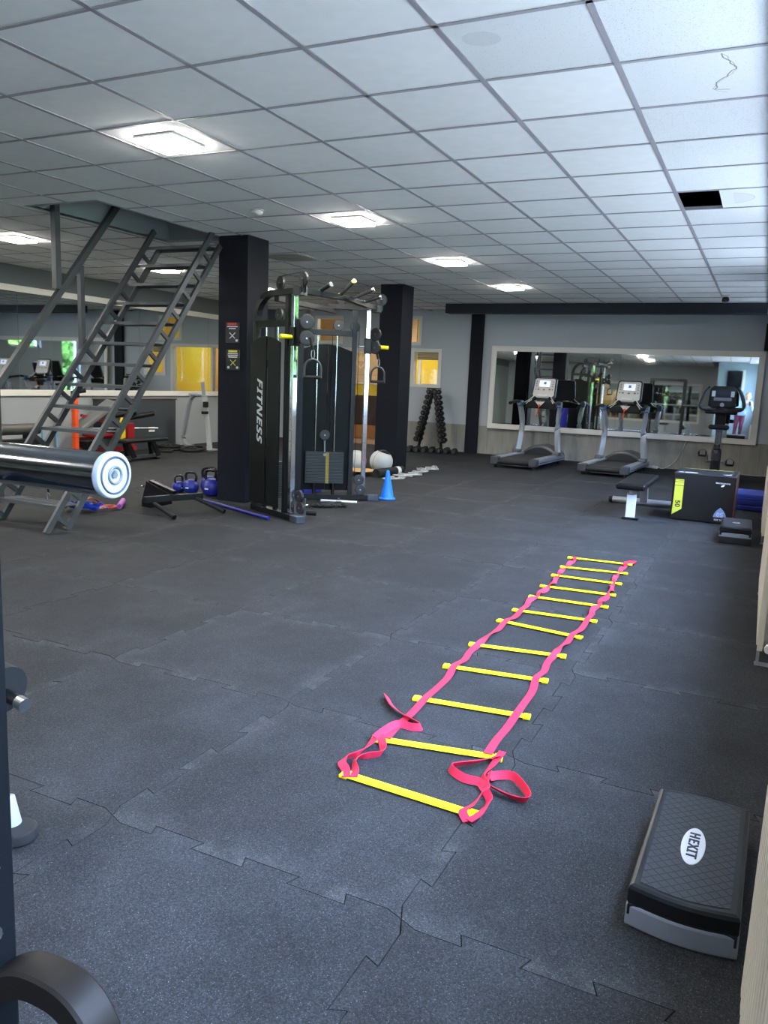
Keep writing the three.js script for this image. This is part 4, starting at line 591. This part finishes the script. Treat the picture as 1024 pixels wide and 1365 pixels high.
// ---------------------------------------------------------------- far side behind the stair
{
  const c = thing('storage_cabinet', 'low dark grey cabinet against the mirror wall behind the stair', 'cabinet', [0, 0, 0]);
  obj('body', span(XL + .002, XL + .16, .0, .845, -11.25, -9.45, .004), std('#3b4046', .5), c); obj('top_board', span(XL + .002, XL + .175, .845, .865, -11.27, -9.43, .003), std('#4a3a38', .5), c);
  const o = thing('wall_outlet', 'white socket plate on the dark grey cabinet face', 'socket', [XL + .164, .335, -10.62]); obj('plate', bx(0, 0, 0, .008, .085, .15, .003), M.white, o); for (const z of [-.038, .038]) obj('socket', rod([.003, 0, z], [.006, 0, z], .022), M.trimWhite, o);
  const s = thing('squat_stand', 'grey steel squat stand with curved brace by the wall', 'squat stand', [0, 0, 0]);
  obj('upright', bar([-8.70, .02, -11.13], [-8.80, .96, -11.10], .075, .075, .006), std('#9fa3a6', .4), s); obj('upright_sleeve', bar([-8.80, .9, -11.10], [-8.83, 1.18, -11.09], .055, .055, .005), std('#7c8085', .4), s); obj('top_plate', bx(-8.94, .955, -11.12, .36, .025, .12, .006, [0, 0, -.05]), M.silver, s);
  obj('curved_brace', sweep([[-9.05, .94, -11.12], [-9.14, .84, -11.13], [-9.25, .45, -11.15], [-9.3, .22, -11.15], [-9.26, .08, -11.15], [-9.1, .045, -11.15], [-8.7, .04, -11.14]], rrect(.09, .045, .01, 1), 40), std('#9a9ea3', .35), s); obj('foot', bx(-8.70, .014, -11.13, .2, .028, .3, .006), M.silver, s); obj('j_hook', bx(-8.74, .80, -11.06, .05, .1, .1, .01), M.black, s); obj('j_hook', bx(-8.74, .66, -11.04, .05, .05, .14, .01), M.black, s);
  const plate = (p, r, tilt, label) => { const t = thing('weight_plate', label, 'weight plate', p, 0, 'black weight plates lying near the squat stand'); const g = (q) => q.rotateX(tilt).translate(0, .024 + r * Math.abs(Math.sin(tilt)) * .9, 0); const rim = lathe([[r * .78, -.02], [r, -.02], [r, .02], [r * .78, .02], [r * .76, .012], [r * .76, -.012]], 32); obj('rim', g(rim), M.rubberBlack, t); obj('hub', g(lathe([[.026, -.018], [r * .3, -.018], [r * .3, .018], [.026, .018]], 20)), M.rubberBlack, t); for (let i = 0; i < 3; i++) obj('spoke', g(bx(r * .53, 0, 0, r * .5, .022, .05).rotateY(i * 2.094)), M.rubberBlack, t); };
  plate([-9.25, 0, -10.62], .24, 0, 'black spoked weight plate furthest from the squat stand'); plate([-9.22, .048, -10.66], .2, 0, 'smaller black weight plate stacked on the furthest one'); plate([-9.0, 0, -10.33], .13, 0, 'smallest black weight plate between two larger ones'); plate([-8.78, 0, -10.78], .22, .12, 'tilted spoked weight plate at the foot of the squat stand');
  const b = thing('low_bench', 'low black bench with splayed legs on the floor beyond the stair', 'bench', [0, 0, 0]);
  obj('pad', bx(-8.41, .305, -9.12, .26, .05, .92, .02), M.black, b); for (const z of [-8.86, -9.38]) for (const q of [-1, 1]) obj('leg', bar([-8.41 + q * .03, .28, z + .05], [-8.41 + q * .07, .06, z - .04], .05, .06), M.blackMetal, b); obj('skid', bar([-8.40, .055, -8.75], [-8.43, .055, -9.47], .06, .05, .01), M.steel, b); obj('foot', bx(-8.40, .016, -8.79, .16, .03, .07, .01), M.black, b); obj('foot', bx(-8.43, .016, -9.43, .16, .03, .07, .01), M.black, b);
  const p = thing('press_bench', 'red framed weight bench with grey back pad behind the stair treads', 'weight bench', [0, 0, 0]);
  obj('base_frame', [bar([-9.5, .09, -8.9], [-9.1, .09, -9.75], .07, .06), bar([-9.45, .26, -8.9], [-9.15, .30, -9.6], .05, .05), bar([-9.45, .62, -8.95], [-9.3, .5, -9.4], .04, .04)], M.red, p); obj('frame_post', span(-9.2, -9.08, .08, .5, -9.7, -9.55, .006), M.red, p); obj('seat_pad', bx(-9.25, .34, -9.15, .3, .07, .5, .02), M.red, p);
  obj('back_pad', bx(-9.34, .62, -9.12, .26, .09, .75, .03, [.62, -.2, 0]), std('#6a6d6c', .6), p); obj('arm_roller', [rod([-9.25, .62, -9.45], [-9.05, .68, -9.7], .045), rod([-9.15, .58, -9.65], [-8.9, .66, -9.95], .04)], M.black, p); obj('cross_bar', rod([-9.42, .42, -8.9], [-9.05, .40, -10.2], .018), M.steel, p);
  const y = thing('yellow_glove', 'yellow strap bundle hanging on the red bench frame', 'strap', [-9.03, .3, -9.38]); obj('fold', [bx(0, .1, 0, .05, .26, .1, .02), bx(.01, .05, .06, .05, .2, .05, .02, [.3, 0, 0]), bx(0, .25, .02, .04, .1, .05, .015, [-.4, 0, 0])], std('#e5c81a', .6), y); obj('buckle', bx(.03, .14, 0, .012, .04, .06, .004), M.steel, y);
  const w = thing('wrapped_post', 'bright orange wrapped post with black clamp behind the stair', 'post', [-9.30, 0, -8.69]); obj('wrap', [bx(0, .52, 0, .075, .80, .075, .012), span(-.12, .12, 0, .02, -.12, .12), span(-.03, .03, .02, .13, -.03, .03)], M.orange, w); obj('wrap_seam', [.3, .5, .7].map((q) => bx(0, q, 0, .079, .008, .079)), std('#c2451a', .6), w); obj('clamp', [bx(.01, .95, 0, .1, .1, .1, .02), rod([0, .98, .02], [.1, 1.01, -.12], .035)], M.black, w);
  for (const [z, k] of [[-8.22, 'first'], [-8.48, 'second']]) tag(obj('band_tube', rod([-9.45, .02, z], [-9.45, .5, z], .018), std('#6fa0bd', .4)), 'pale blue upright tube behind the lower treads, ' + k + ' from the camera', 'tube', 'pale blue upright tubes');
  const g = thing('roller_machine', 'grey machine with a thick horizontal roller, partly hidden by the chrome sleeve', 'exercise machine', [0, 0, 0]);
  obj('roller', [rod([-9.0, .50, -6.2], [-9.0, .49, -7.75], .075, .075, 24)], std('#45443f', .45), g); obj('roller_collar', rod([-9.0, .50, -7.05], [-9.0, .5, -7.12], .085, .085, 24), M.steel, g); obj('base_box', slab(shape([[0, 0], [.9, 0], [.75, .28], [.2, .28]]), .4, .01).rotateY(PI / 2).translate(-9.25, 0, -7.0), std('#6d6f6d', .5), g); obj('frame', [span(-9.05, -8.95, .0, .44, -7.62, -7.54), span(-9.08, -8.92, .28, .36, -7.75, -6.2), span(-9.05, -8.95, 0, .3, -6.7, -6.62)], M.blackMetal, g);
  const ex = thing('floor_box', 'dark box beside the orange post below the mirror', 'box', [-9.45, 0, -9.05]); obj('box_body', bx(0, .11, .0, .24, .22, .2, .01), M.black, ex); obj('box_lid', bx(0, .228, 0, .25, .016, .21, .004), M.grey, ex);
}
// small bundle under the stair
{
  const b = thing('resistance_band', 'crumpled blue band bundle on the floor below the stair', 'band', [-5.62, 0, -5.42]); const R = (o, q) => { const P = []; for (let i = 0; i < 14; i++) { const a = i * 1.35 + o; P.push([.11 * Math.cos(a) * (1 - .02 * i), .03 + .055 * Math.abs(Math.sin(i * 1.9 + q)), .07 * Math.sin(a)]); } return sweep(P, flat(.05, .006), 90, (t) => .9 * Math.sin(t * 20 + o)); };
  obj('band_loop', R(0, .3), std('#1d3fc0', .5), b); obj('band_loop', R(1.9, 1.1).translate(-.15, 0, .02), std('#15309a', .5), b);
  const r = thing('strap', 'red strap curled beside the blue band bundle', 'strap', [-5.74, .0, -5.62]); obj('webbing', sweep([[-.2, .03, .1], [-.1, .10, .04], [.02, .07, 0], [.1, .03, .05], [.2, .04, -.02], [.05, .02, -.08], [-.12, .04, -.05]], flat(.045, .006), 40, (t) => .8 * Math.sin(t * 14)), M.red, r); obj('strap_buckle', bx(.15, .03, .04, .05, .02, .04, .005), M.steel, r);
  const v = thing('foam_stick', 'short violet foam roll beside the red strap', 'roll', [0, 0, 0]); obj('roll', rod([-5.78, .03, -6.0], [-5.56, .03, -5.72], .026, .026, 16), M.violet, v); obj('roll_end', rod([-5.56, .03, -5.72], [-5.557, .03, -5.716], .02, .02, 16), std('#8a3f8c', .6), v);
  for (const [x, z, l] of [[-5.62, -4.93, 'chrome snap hook hanging under the lowest hidden tread'], [-5.42, -4.93, 'black strap end hanging beside the chrome snap hook']]) { const h = thing('hanging_strap', l, 'strap', [x, 0, z]); obj('strap', bx(0, .33, 0, .02, .17, .006), M.black, h); obj('hook', pipe([[0, .25, 0], [.014, .225, 0], [.01, .19, 0], [0, .18, 0], [-.01, .19, 0], [-.014, .225, 0]], .004, 20, 6, true), M.steel, h); obj('weight_end', bx(0, .155, 0, .03, .045, .02, .004), M.black, h); }
}
// reception furniture
{
  const d = thing('reception_desk', 'dark brown reception desk with a yellow upper front', 'desk', [0, 0, 0]);
  obj('front_panel', span(-9.6, -7.0, .30, .98, -16.42, -16.38), M.woodDark, d); obj('upper_band', span(-9.6, -7.0, .98, 1.22, -16.43, -16.36), M.yellowWall, d); obj('plinth', span(-9.6, -7.0, 0, .30, -16.41, -16.34), std('#a8743f', .5), d); obj('counter_top', span(-9.65, -6.95, 1.22, 1.26, -16.8, -16.3, .006), M.cream, d); obj('side_panel', span(-7.04, -7.0, 0, 1.22, -16.8, -16.42), M.woodDark, d);
  const w = struct('trim_3', [span(-10.6, -7.9, 0, 2.9, ZR + .002, ZR + .03)], std('#b48a5c', .5)); for (let i = 0; i < 4; i++) for (let j = 0; j < 4; j++) obj('wood_panel', span(-10.6 + i * .675 + .006, -10.6 + (i + 1) * .675 - .006, .05 + j * .7 + .006, .05 + (j + 1) * .7 - .006, ZR + .03, ZR + .042), std(['#cdb18c', '#c4a67e', '#d2b894'][(i + j) % 3], .5), w);
  const e = thing('wall_emblem', 'pale shield emblem with a crown mark on the wood panels', 'emblem', [-9.43, 1.86, ZR + .045]); obj('shield', slab(shape([[-.17, .18], [.17, .18], [.19, 0], [.1, -.18], [0, -.26], [-.1, -.18], [-.19, 0]], [[[-.13, .14], [-.145, 0], [-.075, -.145], [0, -.21], [.075, -.145], [.145, 0], [.13, .14]]]), .012, .002), std('#e3cfa4', .4), e); obj('crown_mark', slab(shape([[-.09, -.06], [.09, -.06], [.11, .09], [.05, .02], [0, .11], [-.05, .02], [-.11, .09]]), .012, .002), std('#e3cfa4', .4), e);
  const r = thing('wood_door', 'pale wooden door set in the yellow reception wall', 'door', [-5.75, 0, ZR + .004]); obj('door_leaf', bx(0, 1.03, .02, .86, 2.06, .04, .004), std('#c9a06c', .45), r); obj('frame', [span(-.5, -.43, 0, 2.13, 0, .05), span(.43, .5, 0, 2.13, 0, .05), span(-.43, .43, 2.06, 2.13, 0, .05)], M.woodDark, r); obj('handle', rod([.36, 1.02, .05], [.25, 1.02, .09], .012), M.steel, r);
  const y = thing('yellow_door', 'yellow door with a steel pull handle seen through the small window', 'door', [-7.35, 0, ZR + .004]); obj('door_leaf', bx(0, 1.05, .02, .8, 2.1, .04, .004), std('#f0cf30', .5), y); obj('door_frame', [span(-.47, -.40, 0, 2.17, 0, .06), span(.4, .47, 0, 2.17, 0, .06), span(-.4, .4, 2.1, 2.17, 0, .06)], M.white, y); obj('pull_handle', pipe([[.12, 1.3, .045], [.12, 1.3, .08], [.12, 1.42, .085], [.12, 1.54, .08], [.12, 1.54, .045]], .011, 20, 8), M.steel, y);
}
// ---------------------------------------------------------------- the rest of the hall, seen in the mirrors
{
  const t = thing('television', 'black wall television high on the pale blue rear wall', 'television', [-.55, 2.1, 1.17]); obj('screen_housing', bx(0, 0, -.03, .50, .66, .05, .01), M.black, t); obj('screen', bx(0, .01, -.057, .45, .60, .003), std('#0c0e12', .12), t); obj('wall_bracket', [span(.2, .34, -.36, .36, 0, .025)], M.white, t);
  const r = thing('power_rack', 'black power rack standing in front of the rear mirror', 'power rack', [-2.85, 0, 2.9]);
  for (const x of [-.6, .6]) for (const z of [-.5, .5]) obj('upright', span(x - .035, x + .035, 0, 2.12, z - .035, z + .035, .004), M.blackMetal, r); for (const z of [-.5, .5]) obj('top_beam', span(-.6, .6, 2.05, 2.12, z - .03, z + .03, .004), M.blackMetal, r); for (const x of [-.6, .6]) { obj('side_beam', [span(x - .03, x + .03, 2.05, 2.11, -.5, .5, .004), span(x - .03, x + .03, .02, .08, -.5, .5, .004)], M.blackMetal, r); obj('gusset', bar([x * .95, 2.04, -.5], [x * .7, 2.04 - .0, -.5], .05, .05), M.blackMetal, r); }
  obj('barbell', [rod([-1.05, 1.15, -.56], [1.05, 1.15, -.56], .015), rod([-1.05, 1.15, -.56], [-.72, 1.15, -.56], .026), rod([.72, 1.15, -.56], [1.05, 1.15, -.56], .026)], M.steel, r); for (const x of [-.6, .6]) obj('j_hook', bx(x, 1.12, -.55, .05, .1, .09, .01), M.black, r);
  const b = thing('rear_bench', 'black bench on grey legs inside the power rack', 'bench', [-2.85, 0, 2.75]); obj('pad', bx(0, .42, 0, .3, .07, 1.1, .03), M.vinyl, b); for (const z of [-.45, .45]) obj('leg', [span(-.03, .03, .02, .39, z - .03, z + .03), span(-.22, .22, 0, .05, z - .03, z + .03)], M.silver, b);
  const wt = std('#2d33a0', .45), m = thing('folded_mat', 'blue folded mat leaning on the pillar side, seen in the mirror', 'mat', [-4.78, 0, -7.85], .1); for (let i = 0; i < 3; i++) obj('mat_fold', bx(0 + i * .052, .5, 0, .05, 1.0, .5, .015), wt, m);
}
// ---------------------------------------------------------------- the photographer, seen only in the mirror
function blob(bones, res, lo, hi, k = .02, keep) { // smooth union of tapered capsules, as one surface
  const c = lo.clone().add(hi).multiplyScalar(.5), S = Math.max(hi.x - lo.x, hi.y - lo.y, hi.z - lo.z) / 2 * 1.06, mc = new MarchingCubes(res, M.white, false, false, 400000), h = res / 2, p = V(0, 0, 0), d = V(0, 0, 0);
  const B = bones.map(([a, b, r, s, f = 1]) => ({ a: V(...a), b: V(...b), r, s, f }));
  for (let z = 0; z < res; z++) for (let y = 0; y < res; y++) for (let x = 0; x < res; x++) {
    p.set((x - h) / h * S + c.x, (y - h) / h * S + c.y, (z - h) / h * S + c.z); let v = 9;
    for (const o of B) { d.copy(o.b).sub(o.a); const q = p.clone().sub(o.a); let t = d.lengthSq() ? q.dot(d) / d.lengthSq() : 0; t = Math.max(0, Math.min(1, t)); q.addScaledVector(d, -t); q.z *= 1 / o.f; const e = q.length() - (o.r + (o.s - o.r) * t), m = Math.max(k - Math.abs(v - e), 0) / k; v = Math.min(v, e) - m * m * k / 4; }
    if (keep) v = Math.max(v, keep(p)); mc.field[z * res * res + y * res + x] = -v;
  }
  mc.isolation = 0; mc.update(); const g = new THREE.BufferGeometry(), n = mc.count ?? mc.geometry.drawRange.count;
  g.setAttribute('position', new THREE.Float32BufferAttribute(mc.positionArray.slice(0, n * 3), 3)); g.setAttribute('normal', new THREE.Float32BufferAttribute(mc.normalArray.slice(0, n * 3), 3)); g.setAttribute('uv', new THREE.Float32BufferAttribute(new Float32Array(n * 2), 2)); return g.scale(S, S, S).translate(c.x, c.y, c.z);
}
{
  const P = thing('person', 'person in pale blue sweater and maroon leggings holding a phone, in the mirror', 'person', [0, 0, 0]);
  const H = [-.06, 1.53, .36], N = [-.09, 1.40, .38], C = [-.15, 1.24, .40], Wa = [-.21, 1.05, .42], Hp = [-.25, .92, .43];
  const sl = [-.33, 1.33, .39], sr = [.035, 1.34, .37], el = [-.36, 1.10, .24], er = [.09, 1.13, .22], wl = [-.12, 1.22, .10], wr = [.06, 1.27, .10];
  const hl = [-.335, .9, .43], hr = [-.165, .9, .43], kl = [-.36, .49, .42], kr = [-.20, .49, .40], al = [-.40, .09, .46], ar = [-.20, .09, .43];
  const leg = (o) => [[hl, kl, .088 + o, .055 + o], [kl, al, .054 + o, .036 + o], [hr, kr, .088 + o, .055 + o], [kr, ar, .054 + o, .036 + o], [Hp, [Hp[0], .86, .44], .1 + o, .09 + o]];
  const torso = (o) => [[Hp, Wa, .105 + o, .095 + o, 1], [Wa, C, .095 + o, .115 + o], [C, [-.13, 1.31, .395], .115 + o, .1 + o], [[-.31, 1.315, .39], [.015, 1.325, .375], .055 + o, .055 + o]];
  const arm = (o) => [[sl, el, .05 + o, .04 + o], [el, wl, .04 + o, .028 + o], [sr, er, .05 + o, .04 + o], [er, wr, .04 + o, .028 + o]];
  const head = [[H, [H[0], H[1] + .05, H[2] + .02], .075, .08], [[H[0], H[1] - .06, H[2] - .025], [H[0], H[1] - .02, H[2] - .02], .05, .06], [N, [H[0], H[1] - .05, H[2] + .02], .05, .048], [[H[0], H[1] - .01, H[2] - .095], [H[0], H[1] + .02, H[2] - .085], .012, .008], [[H[0] - .078, H[1], H[2] + .01], [H[0] - .08, H[1] + .03, H[2] + .015], .014, .014], [[H[0] + .078, H[1], H[2] + .01], [H[0] + .08, H[1] + .03, H[2] + .015], .014, .014]];
  const hand = (w, tip, out) => { const w0 = V(...w), f = V(...tip).sub(w0), o = [[w, w0.clone().addScaledVector(f, .5).toArray(), .026, .03]]; for (let i = 0; i < 4; i++) { const b = w0.clone().addScaledVector(f, .55).add(V(0, .026 - i * .017, 0)), m = b.clone().addScaledVector(f, .3), e = m.clone().addScaledVector(f, .12 - .03 * (i % 2)).add(V(out * .028, 0, -.012)); o.push([b.toArray(), m.toArray(), .0095, .009], [m.toArray(), e.toArray(), .009, .008]); } const tb = w0.clone().addScaledVector(f, .2).add(V(0, .025, 0)); o.push([tb.toArray(), tb.clone().addScaledVector(f, .3).add(V(out * .02, .035, 0)).toArray(), .011, .009]); return o; };
  obj('body', blob([...head, ...torso(-.012), ...arm(-.012), ...leg(-.012), ...hand(wl, [-.045, 1.33, .055], 1), ...hand(wr, [.04, 1.345, .05], -1)], 150, V(-.55, 0, -.02), V(.25, 1.72, .6), .025), std('#d9a688', .55), P);
  obj('sweater', blob([...torso(.016), ...arm(.014), [[-.19, .98, .42], [-.23, .93, .43], .125, .128]], 90, V(-.55, .8, .02), V(.25, 1.5, .62), .04, (p) => Math.max(.89 - p.y, p.y - 1.43, (p.x + .03) ** 2 < .03 && p.z < .145 && p.y > 1.2 ? .145 - p.z : -1)), std('#9dbad6', .85), P);
  obj('leggings', blob([...leg(.004), [Hp, [-.24, .96, .43], .115, .112]], 90, V(-.55, .05, .2), V(.05, 1.02, .62), .03, (p) => .1 - p.y), std('#5e1e3a', .75), P);
  obj('hair', blob([[[H[0], H[1] + .05, H[2] + .035], [H[0], H[1] + .0, H[2] + .06], .088, .08], [[H[0], H[1] + .09, H[2] + .0], [H[0], H[1] + .1, H[2] + .04], .06, .06], [[H[0], H[1] + .02, H[2] + .1], [H[0] - .01, H[1] - .14, H[2] + .13], .045, .02]], 48, V(-.25, 1.3, .25), V(.12, 1.75, .6), .03, (p) => (H[2] - .03 + Math.max(0, 1.6 - p.y) * .5) - p.z), std('#8a6a48', .7), P);
  for (const [x, z] of [[al[0], al[2]], [ar[0], ar[2]]]) obj('shoe', blob([[[x, .045, z + .05], [x, .04, z - .13], .042, .034], [[x, .07, z + .03], [x, .09, z + .03], .042, .042]], 40, V(x - .1, -.01, z - .2), V(x + .1, .16, z + .13), .02, (p) => .002 - p.y), std('#c9ccd2', .6), P);
  for (const s of [-1, 1]) obj('eye', ball(H[0] + s * .03, H[1] + .01, H[2] - .069, .012, 1, .6, .6, 10), std('#2b2320', .3), P); obj('mouth', bx(H[0], H[1] - .05, H[2] - .076, .04, .01, .012, .004), std('#a8564f', .5), P);
  const ph = thing('phone', 'dark smartphone held up by the photographer, visible in the mirror', 'phone', [0, 1.35, 0]); ph.rotation.set(-.16620, .44224, .04211, 'YXZ'); obj('phone_body', bx(.0, -.045, .022, .072, .15, .009, .004), M.black, ph); obj('phone_screen', bx(0, -.045, .0272, .066, .142, .001), std('#1a2230', .1), ph);
}
// ---------------------------------------------------------------- outside the windows
{
  const ground = struct('ground', span(XR + T, 45, -.5, -.15, -45, 30), std('#8d867a', .9)); obj('lawn', span(9, 44, -.15, -.12, -44, 29), std('#6f7f50', .95), ground);
  const leafG = new THREE.PlaneGeometry(.16, .09); const leafM = ['#6f9a34', '#86ad3f', '#5c8a34'].map((c) => new THREE.MeshPhysicalMaterial({ color: col(c), roughness: .8, transmission: .3, thickness: 0, side: THREE.DoubleSide }));
  const bark = std('#5b4a3a', .9), Q = new THREE.Quaternion(), mm = new THREE.Matrix4();
  [[7.5, 2, 5], [8, -2.2, 5.6], [7.2, -6, 5.2], [8.2, -9.8, 6], [7.4, -13.8, 5], [9, -18, 6.5], [8, -22.5, 6.5]].forEach(([x, z, h], k) => {
    const t = thing('tree', 'leafy green tree outside the windows, ' + ORDX[k] + ' along the lawn from the photographer', 'tree', [x, -.15, z], 0, 'trees outside the windows');
    obj('trunk', [rod([0, 0, 0], [.1, h * .55, .05], .17, .09, 10), ...[0, 1, 2, 3].map((i) => rod([.06, h * (.3 + .05 * i), 0], [Math.cos(i * 1.7) * h * .2, h * (.55 + .07 * i), Math.sin(i * 1.7) * h * .2], .06, .02, 7))], bark, t);
    const n = 5200, im = new THREE.InstancedMesh(leafG, leafM[k % 3], n); im.name = 'foliage'; im.userData.kind = 'stuff'; im.castShadow = true;
    for (let i = 0; i < n; i++) { const c = Math.floor(rnd() * 9), a = c * 2.4, cr = c ? h * .24 : 0, cx = Math.cos(a) * cr, cz = Math.sin(a) * cr, cy = h * (.26 + .075 * c), u = rnd() * 2 - 1, th = rnd() * 2 * PI, R = h * .2 * Math.pow(rnd(), .35), s = Math.sqrt(1 - u * u); Q.setFromEuler(new THREE.Euler(rnd() * 6, rnd() * 6, rnd() * 6)); im.setMatrixAt(i, mm.compose(V(cx + R * s * Math.cos(th), cy + R * u, cz + R * s * Math.sin(th)), Q, V(1.5, 1.5, 1.5))); }
    t.add(im);
  });
}
renderer.render(scene, camera);
